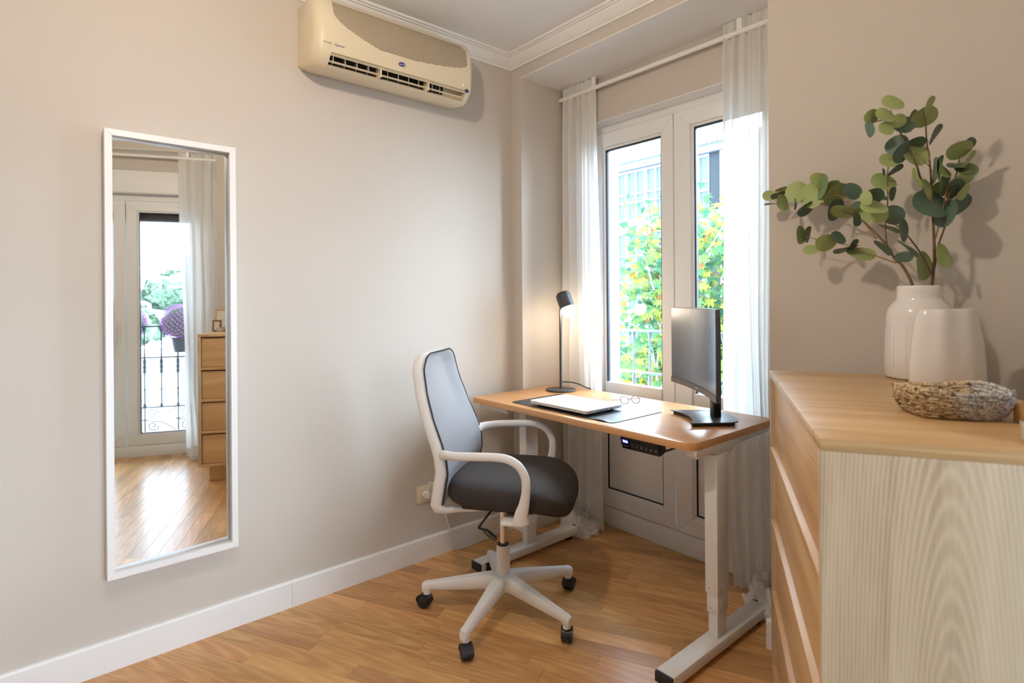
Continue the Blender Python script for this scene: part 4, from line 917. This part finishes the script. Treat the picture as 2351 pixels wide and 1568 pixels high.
for k, (s_, lab) in enumerate(((.355, 'round purple chrysanthemum nearest the curtain in the mirror'), (-.075, 'purple chrysanthemum half hidden behind the door stile in the mirror'), (-.50, 'purple chrysanthemum at the left edge of the mirror'))):
    t = thing('potted_chrysanthemum', lab, 'potted flowers', group='chrysanthemums on the railing'); t.matrix_world = M2@Matrix.Translation((s_, .50, .70))
    MB().lathe([(.055, .08), (.062, .085), (.080, .20), (.085, .205), (.075, .20)], 20).build('pot', POT, t, 40)
    MB().ball((0, 0, .345), (.15, .15, .14), 18, 12).build('foliage', mat('mum_leaf', (.08, .14, .05), .7) if 'mum_leaf' not in bpy.data.materials else bpy.data.materials['mum_leaf'], t, 180)
    b = MB(); rp_ = random.Random(k)
    for i in range(330):
        z = 1-2*(i+.5)/330; r_ = math.sqrt(1-z*z); th = i*2.39996; d = Vector((r_*math.cos(th), r_*math.sin(th), z))
        c = Vector((0, 0, .345))+Vector((d.x*.158, d.y*.158, d.z*.150))*(1+rp_.uniform(-.03, .05)); e1 = d.orthogonal().normalized(); e2 = d.cross(e1); vs = [c+d*.008]; m_ = 6
        for q in range(m_): a = 2*math.pi*q/m_+i; vs.append(c+(e1*math.cos(a)+e2*math.sin(a))*.0165-d*.002); vs.append(c+(e1*math.cos(a+.5)+e2*math.sin(a+.5))*.006+d*.001)
        b.add(vs, [(0, 1+j, 1+(j+1) % (2*m_)) for j in range(2*m_)])
    stuff(b.build('blossoms', MUM, t))

# ------------------------------------------------------------------ street side: plane tree and building across
GZ = -9.0
struct(MB().box((-60, 3.4, GZ-.3), (140, 70, GZ)).box((3.9, -60, GZ-.3), (140, 3.4, GZ)).build('ground_street', mat('asphalt', (.13, .14, .155), .55, var=.2, vscale=.3)))
def plane_leaf():
    pts = []
    for k, (a, r) in enumerate(((-90, .10), (-62, .50), (-38, .34), (-18, .86), (12, .40), (30, .62), (52, .95), (72, .48), (90, 1.05))):
        pts.append((r*math.cos(R(a)), r*math.sin(R(a))))
    pts = pts+[(-x, y) for x, y in pts[-2:0:-1]]
    return pts
PLP = plane_leaf()
def leafcol_fn(island):
    m = bpy.data.materials.new('plane_tree_leaf'); m.use_nodes = True; nt = m.node_tree; nt.nodes.clear(); N = nt.nodes.new; L = nt.links
    if island: r = N('ShaderNodeNewGeometry').outputs['Random Per Island']
    else: r = N('ShaderNodeObjectInfo').outputs['Random']
    cr = N('ShaderNodeValToRGB'); e = cr.color_ramp.elements; e[0].position = 0; e[0].color = (.025, .075, .045, 1); e[1].position = 1; e[1].color = (.18, .08, .02, 1)
    for p_, c_ in ((.40, (.05, .11, .045, 1)), (.68, (.10, .15, .038, 1)), (.86, (.17, .185, .035, 1)), (.94, (.235, .20, .03, 1)), (.97, (.15, .06, .025, 1))): x = e.new(p_); x.color = c_
    L.new(r, cr.inputs[0]); d = N('ShaderNodeBsdfDiffuse'); t_ = N('ShaderNodeBsdfTranslucent'); L.new(cr.outputs[0], d.inputs[0]); L.new(cr.outputs[0], t_.inputs[0])
    mx = N('ShaderNodeMixShader'); mx.inputs[0].default_value = .5; L.new(d.outputs[0], mx.inputs[1]); L.new(t_.outputs[0], mx.inputs[2]); o = N('ShaderNodeOutputMaterial'); L.new(mx.outputs[0], o.inputs[0]); return m
PLI = leafcol_fn(True); PLO = leafcol_fn(False)
b = MB(); b.v = [Vector((0, -.05, .05))]+[Vector((x, y, -.10*abs(x)+.06*math.sin(y*3))) for x, y in PLP]; n = len(PLP); b.f = [(0, 1+k, 1+(k+1) % n) for k in range(n)]; PLM = b.mesh('leaf', 180); PLM.materials.append(PLO); LEAFV = list(b.v); LEAFF = list(b.f)
t = thing('plane_tree', 'yellow-green plane tree in the street outside the window', 'tree', (-3.3, 8.9, GZ)); TB = Vector((-3.3, 8.9, GZ))
rt2 = random.Random(21); tips = []
BRK = mat('tree_bark', (.13, .115, .10), .8, var=.3, vscale=6)
MB().tube(smoothpts([(0, 0, 0), (.1, .05, 3), (0, -.1, 5.2), (.1, -.2, 9.2)], 4), [.20-.010*k for k in range(13)], 10).build('trunk', BRK, t, 60)
for k in range(34):
    z0 = 4.4+rt2.random()*4.6; a = rt2.random()*2*math.pi; L = 1.5+rt2.random()*1.5; p0 = Vector((.05, -.1, z0)); d = Vector((math.cos(a)*.8, math.sin(a)*.8, .9+rt2.random()*.8)).normalized()
    pts = [p0]; 
    for q in range(5): d = (d+Vector((rt2.uniform(-.3, .3), rt2.uniform(-.3, .3), rt2.uniform(-.05, .3)))).normalized(); pts.append(pts[-1]+d*L/4)
    MB().tube(smoothpts(pts, 3), [.055*(1-i/17)+.008 for i in range(16)], 6).build('branch', BRK, t, 60); tips += pts[1:]
    for q in range(3):
        s0 = rt2.choice(pts[2:]); d2 = (d+Vector((rt2.uniform(-1, 1), rt2.uniform(-1, 1), rt2.uniform(-.4, .6)))).normalized(); tp = [s0, s0+d2*.35, s0+d2*.7+Vector((0, 0, .08))]; MB().tube(tp, [.018, .012, .006], 5).build('twig', BRK, t, 60); tips += tp[1:]
tips = [p for p in tips if p.z+GZ < 3.05]
cand = []
for k in range(7600):
    c = rt2.choice(tips)+Vector((rt2.gauss(0, .30), rt2.gauss(0, .30), rt2.gauss(-.08, .32)))
    if c.z+GZ > 3.25: continue
    s = .085+.055*rt2.random(); nrm = Vector((rt2.gauss(.25, .5), rt2.gauss(-.6, .5), rt2.gauss(.5, .5))).normalized(); up_ = Vector((rt2.gauss(0, .6), rt2.gauss(0, .6), -1)); ex = up_.cross(nrm).normalized()
    cand.append((c, s, frame(ex, nrm.cross(ex), c)@Matrix.Scale(s, 4)))
WC = Vector((.74, 2.345, 1.2))
def inview(c):
    p = TB+c; q = p-CAM; k = (2.345-CAM.y)/q.y; h_ = CAM+q*k; return .28 < h_.x < 1.10 and .7 < h_.z < 2.05
vis = sorted([i for i, c in enumerate(cand) if inview(c[0])], key=lambda i: (TB+cand[i][0]-CAM).length/cand[i][1])[:300]; visset = set(vis)
for i in vis: o = link('leaf', PLM, None, t); o.matrix_local = cand[i][2]
b = MB()
for i, (c, s, M) in enumerate(cand):
    if i not in visset: b.add([M@p for p in LEAFV], LEAFF)
stuff(b.build('leaves', PLI, t))
# building across the street
FY = 16.0
t = thing('city_building', 'pale office building with white-framed windows across the street', 'building', (-8, FY, GZ))
CONC = mat('pale_concrete', (.115, .125, .14), .8, var=.05, vscale=.5); FASC = mat('grey_fascia', (.065, .085, .115), .7); WINF = mat('white_window_frame', (.22, .23, .24), .5); PANE = mat('office_glass', (.05, .07, .09), .5, spec=.08); PANED = mat('dark_office_glass', (.012, .016, .02), .5, spec=.08)
BRI = mat('far_brick', (.11, .065, .055), .85, var=.2, vscale=3); ROOFM = mat('metal_roof', (.21, .22, .23), .5)
oz = -GZ
MB().box((-14, .30, 0), (14, 9, 6.2+oz)).build('wall', CONC, t)
MB().box((-14, -.12, 5.74+oz), (14, .30, 6.06+oz)).build('fascia', FASC, t)
b = MB()
for k in range(80): x = -14+.35*k; b.add([(x, -.25, 6.02+oz), (x+.31, -.25, 6.02+oz), (x+.31, 3.2, 7.05+oz), (x, 3.2, 7.05+oz), (x, -.25, 5.98+oz), (x+.31, -.25, 5.98+oz), (x+.33, -.25, 6.09+oz), (x+.33, 3.2, 7.12+oz), (x+.35, -.25, 6.02+oz), (x+.35, 3.2, 7.05+oz)], [(0, 1, 2, 3), (4, 5, 1, 0), (1, 6, 7, 2), (6, 8, 9, 7)])
b.build('roof', ROOFM, t)
for z0, z1, col in ((3.55, 3.95, CONC), (.35, .75, CONC), (-2.85, -2.45, CONC)): MB().box((-14, .0, z0+oz), (14, .32, z1+oz)).build('floor_band', col, t)
paneM = {}
for fz in (3.95, .75, -2.45):
    hgt = 1.78 if fz > 3 else 2.8
    for k in range(14):
        x = -5.17+.818*k
        if abs(x-1.37) < .5: continue
        fr = bpy.data.objects.new('window', None); COL.objects.link(fr); fr.parent = t; fr.location = (x, 0, fz+oz)
        key = (hgt,)
        if key not in paneM:
            f_ = MB()
            for a, c in ((-.409, -.355), (.355, .409), (-.02, .02)): f_.box((a, .05, 0), (c, .16, hgt))
            for a, c in ((0, .06), (hgt-.07, hgt), (hgt-.86, hgt-.80), (hgt*.35, hgt*.35+.05)): f_.box((-.355, .06, a), (.355, .15, c))
            paneM[key] = (f_.mesh('window_frame'), MB().box((-.355, .12, .06), (-.02, .13, hgt-.06)).mesh('pane'), MB().box((.02, .12, .06), (.355, .13, hgt-.06)).mesh('pane'))
        link('window_frame', paneM[key][0], WINF, fr)
        for q in (1, 2): 
            me = paneM[key][q]; o = link('pane', me, PANE, fr)
for x in (1.34, 5.9, -6.1): MB().box((x, -.05, 0), (x+.62, .32, 5.74+oz)).build('brick_pier', BRI, t)
for fz in (3.95, .75, -2.45): MB().box((.93, .05, fz+oz), (1.34, .15, fz+1.78+oz)).build('dark_window', PANED, t)
t2 = thing('antenna_mast', 'thin guyed antenna on the roof across the street', 'antenna', (-6.75, FY+1.0, 6.47))
for dx in (-.28, .28): MB().tube([(dx, 0, 0), (0, 0, 1.5)], .014, 5).build('leg', IRONG, t2)
MB().tube([(0, 0, 1.2), (0, 0, 2.2)], .014, 5).build('mast', IRONG, t2)

# ------------------------------------------------------------------ far view from the second balcony (seen in the mirror)
FARL = mat('far_foliage', (.075, .12, .075), .9, var=.4, vscale=.7)  # muted grey-green, the distance haze is put into this colour
for k, (x, y, r_, zt, lab) in enumerate(((58, 9.6, 3.0, .8, 'hazy street tree beyond the railing in the mirror, left'), (66, 15.4, 3.2, 4.4, 'tallest hazy street tree reflected beside the curtain'), (57, 18.4, 2.8, 2.5, 'hazy street tree behind the reflected curtain'), (76, 11.6, 3.4, 1.6, 'hazy street tree farthest down the street in the mirror'))):
    t = thing('street_tree', lab, 'tree', (x, y, GZ), 0, 'hazy street trees'); MB().tube([(0, 0, 0), (.2, 0, 3), (0, .2, 6)], [.3, .25, .2], 8).build('trunk', BRK, t, 60)
    b = MB(); rq = random.Random(k+40); hc = zt-GZ
    for i in range(900):
        d = Vector((rq.gauss(0, 1), rq.gauss(0, 1), rq.gauss(0, 1))).normalized(); rr_ = (.75+.3*noise.noise(d*2.2+Vector((k*5, 0, 0)))+.12*rq.random()); c = Vector((d.x*r_*rr_, d.y*r_*rr_, hc-.52*r_*1.25+d.z*r_*.62*rr_))
        nrm = (d+Vector((rq.gauss(0, .5), rq.gauss(0, .5), rq.gauss(0, .5)))).normalized(); e1 = nrm.orthogonal().normalized(); e2 = nrm.cross(e1); s = .55+.4*rq.random()
        b.add([c+e1*s, c+e2*s*.8, c-e1*s*.9, c-e2*s*.8, c+nrm*.2], [(0, 1, 4), (1, 2, 4), (2, 3, 4), (3, 0, 4)])
    stuff(b.build('crown', FARL, t))
t = thing('apartment_tower', 'faint white stepped tower above the trees in the mirror', 'building', (108, 25.6, GZ))
FWH = mat('far_white', (.21, .24, .27), .8); FWG = mat('far_window', (.14, .17, .21), .5)  # low-contrast bluish tones, haze put into the colours
MB().box((-3, -2.2, 0), (3, 2.2, 15.5)).build('wall', FWH, t); MB().box((-2, -1.2, 15.5), (2, 1.2, 18)).build('upper_block', FWH, t)
for i in range(3):
    for j in range(3): MB().box((-3.05, -1.8+1.3*j, 9.3+2.1*i), (-2.95, -.9+1.3*j, 10.5+2.1*i)).build('window', FWG, t)
MARK = mat('road_white', (.75, .77, .80), .7)
for k in range(7):
    M = Matrix.Translation((44+6*k, 9.6+1.3*k, GZ))@Matrix.Rotation(R(12), 4, 'Z'); b = MB(); b.box((-1.6, -.14, 0), (1.6, .14, .02), M); o = b.build('road_marking', MARK); tag(o, 'white lane dash on the far street seen in the mirror', 'road marking', 'lane dashes')
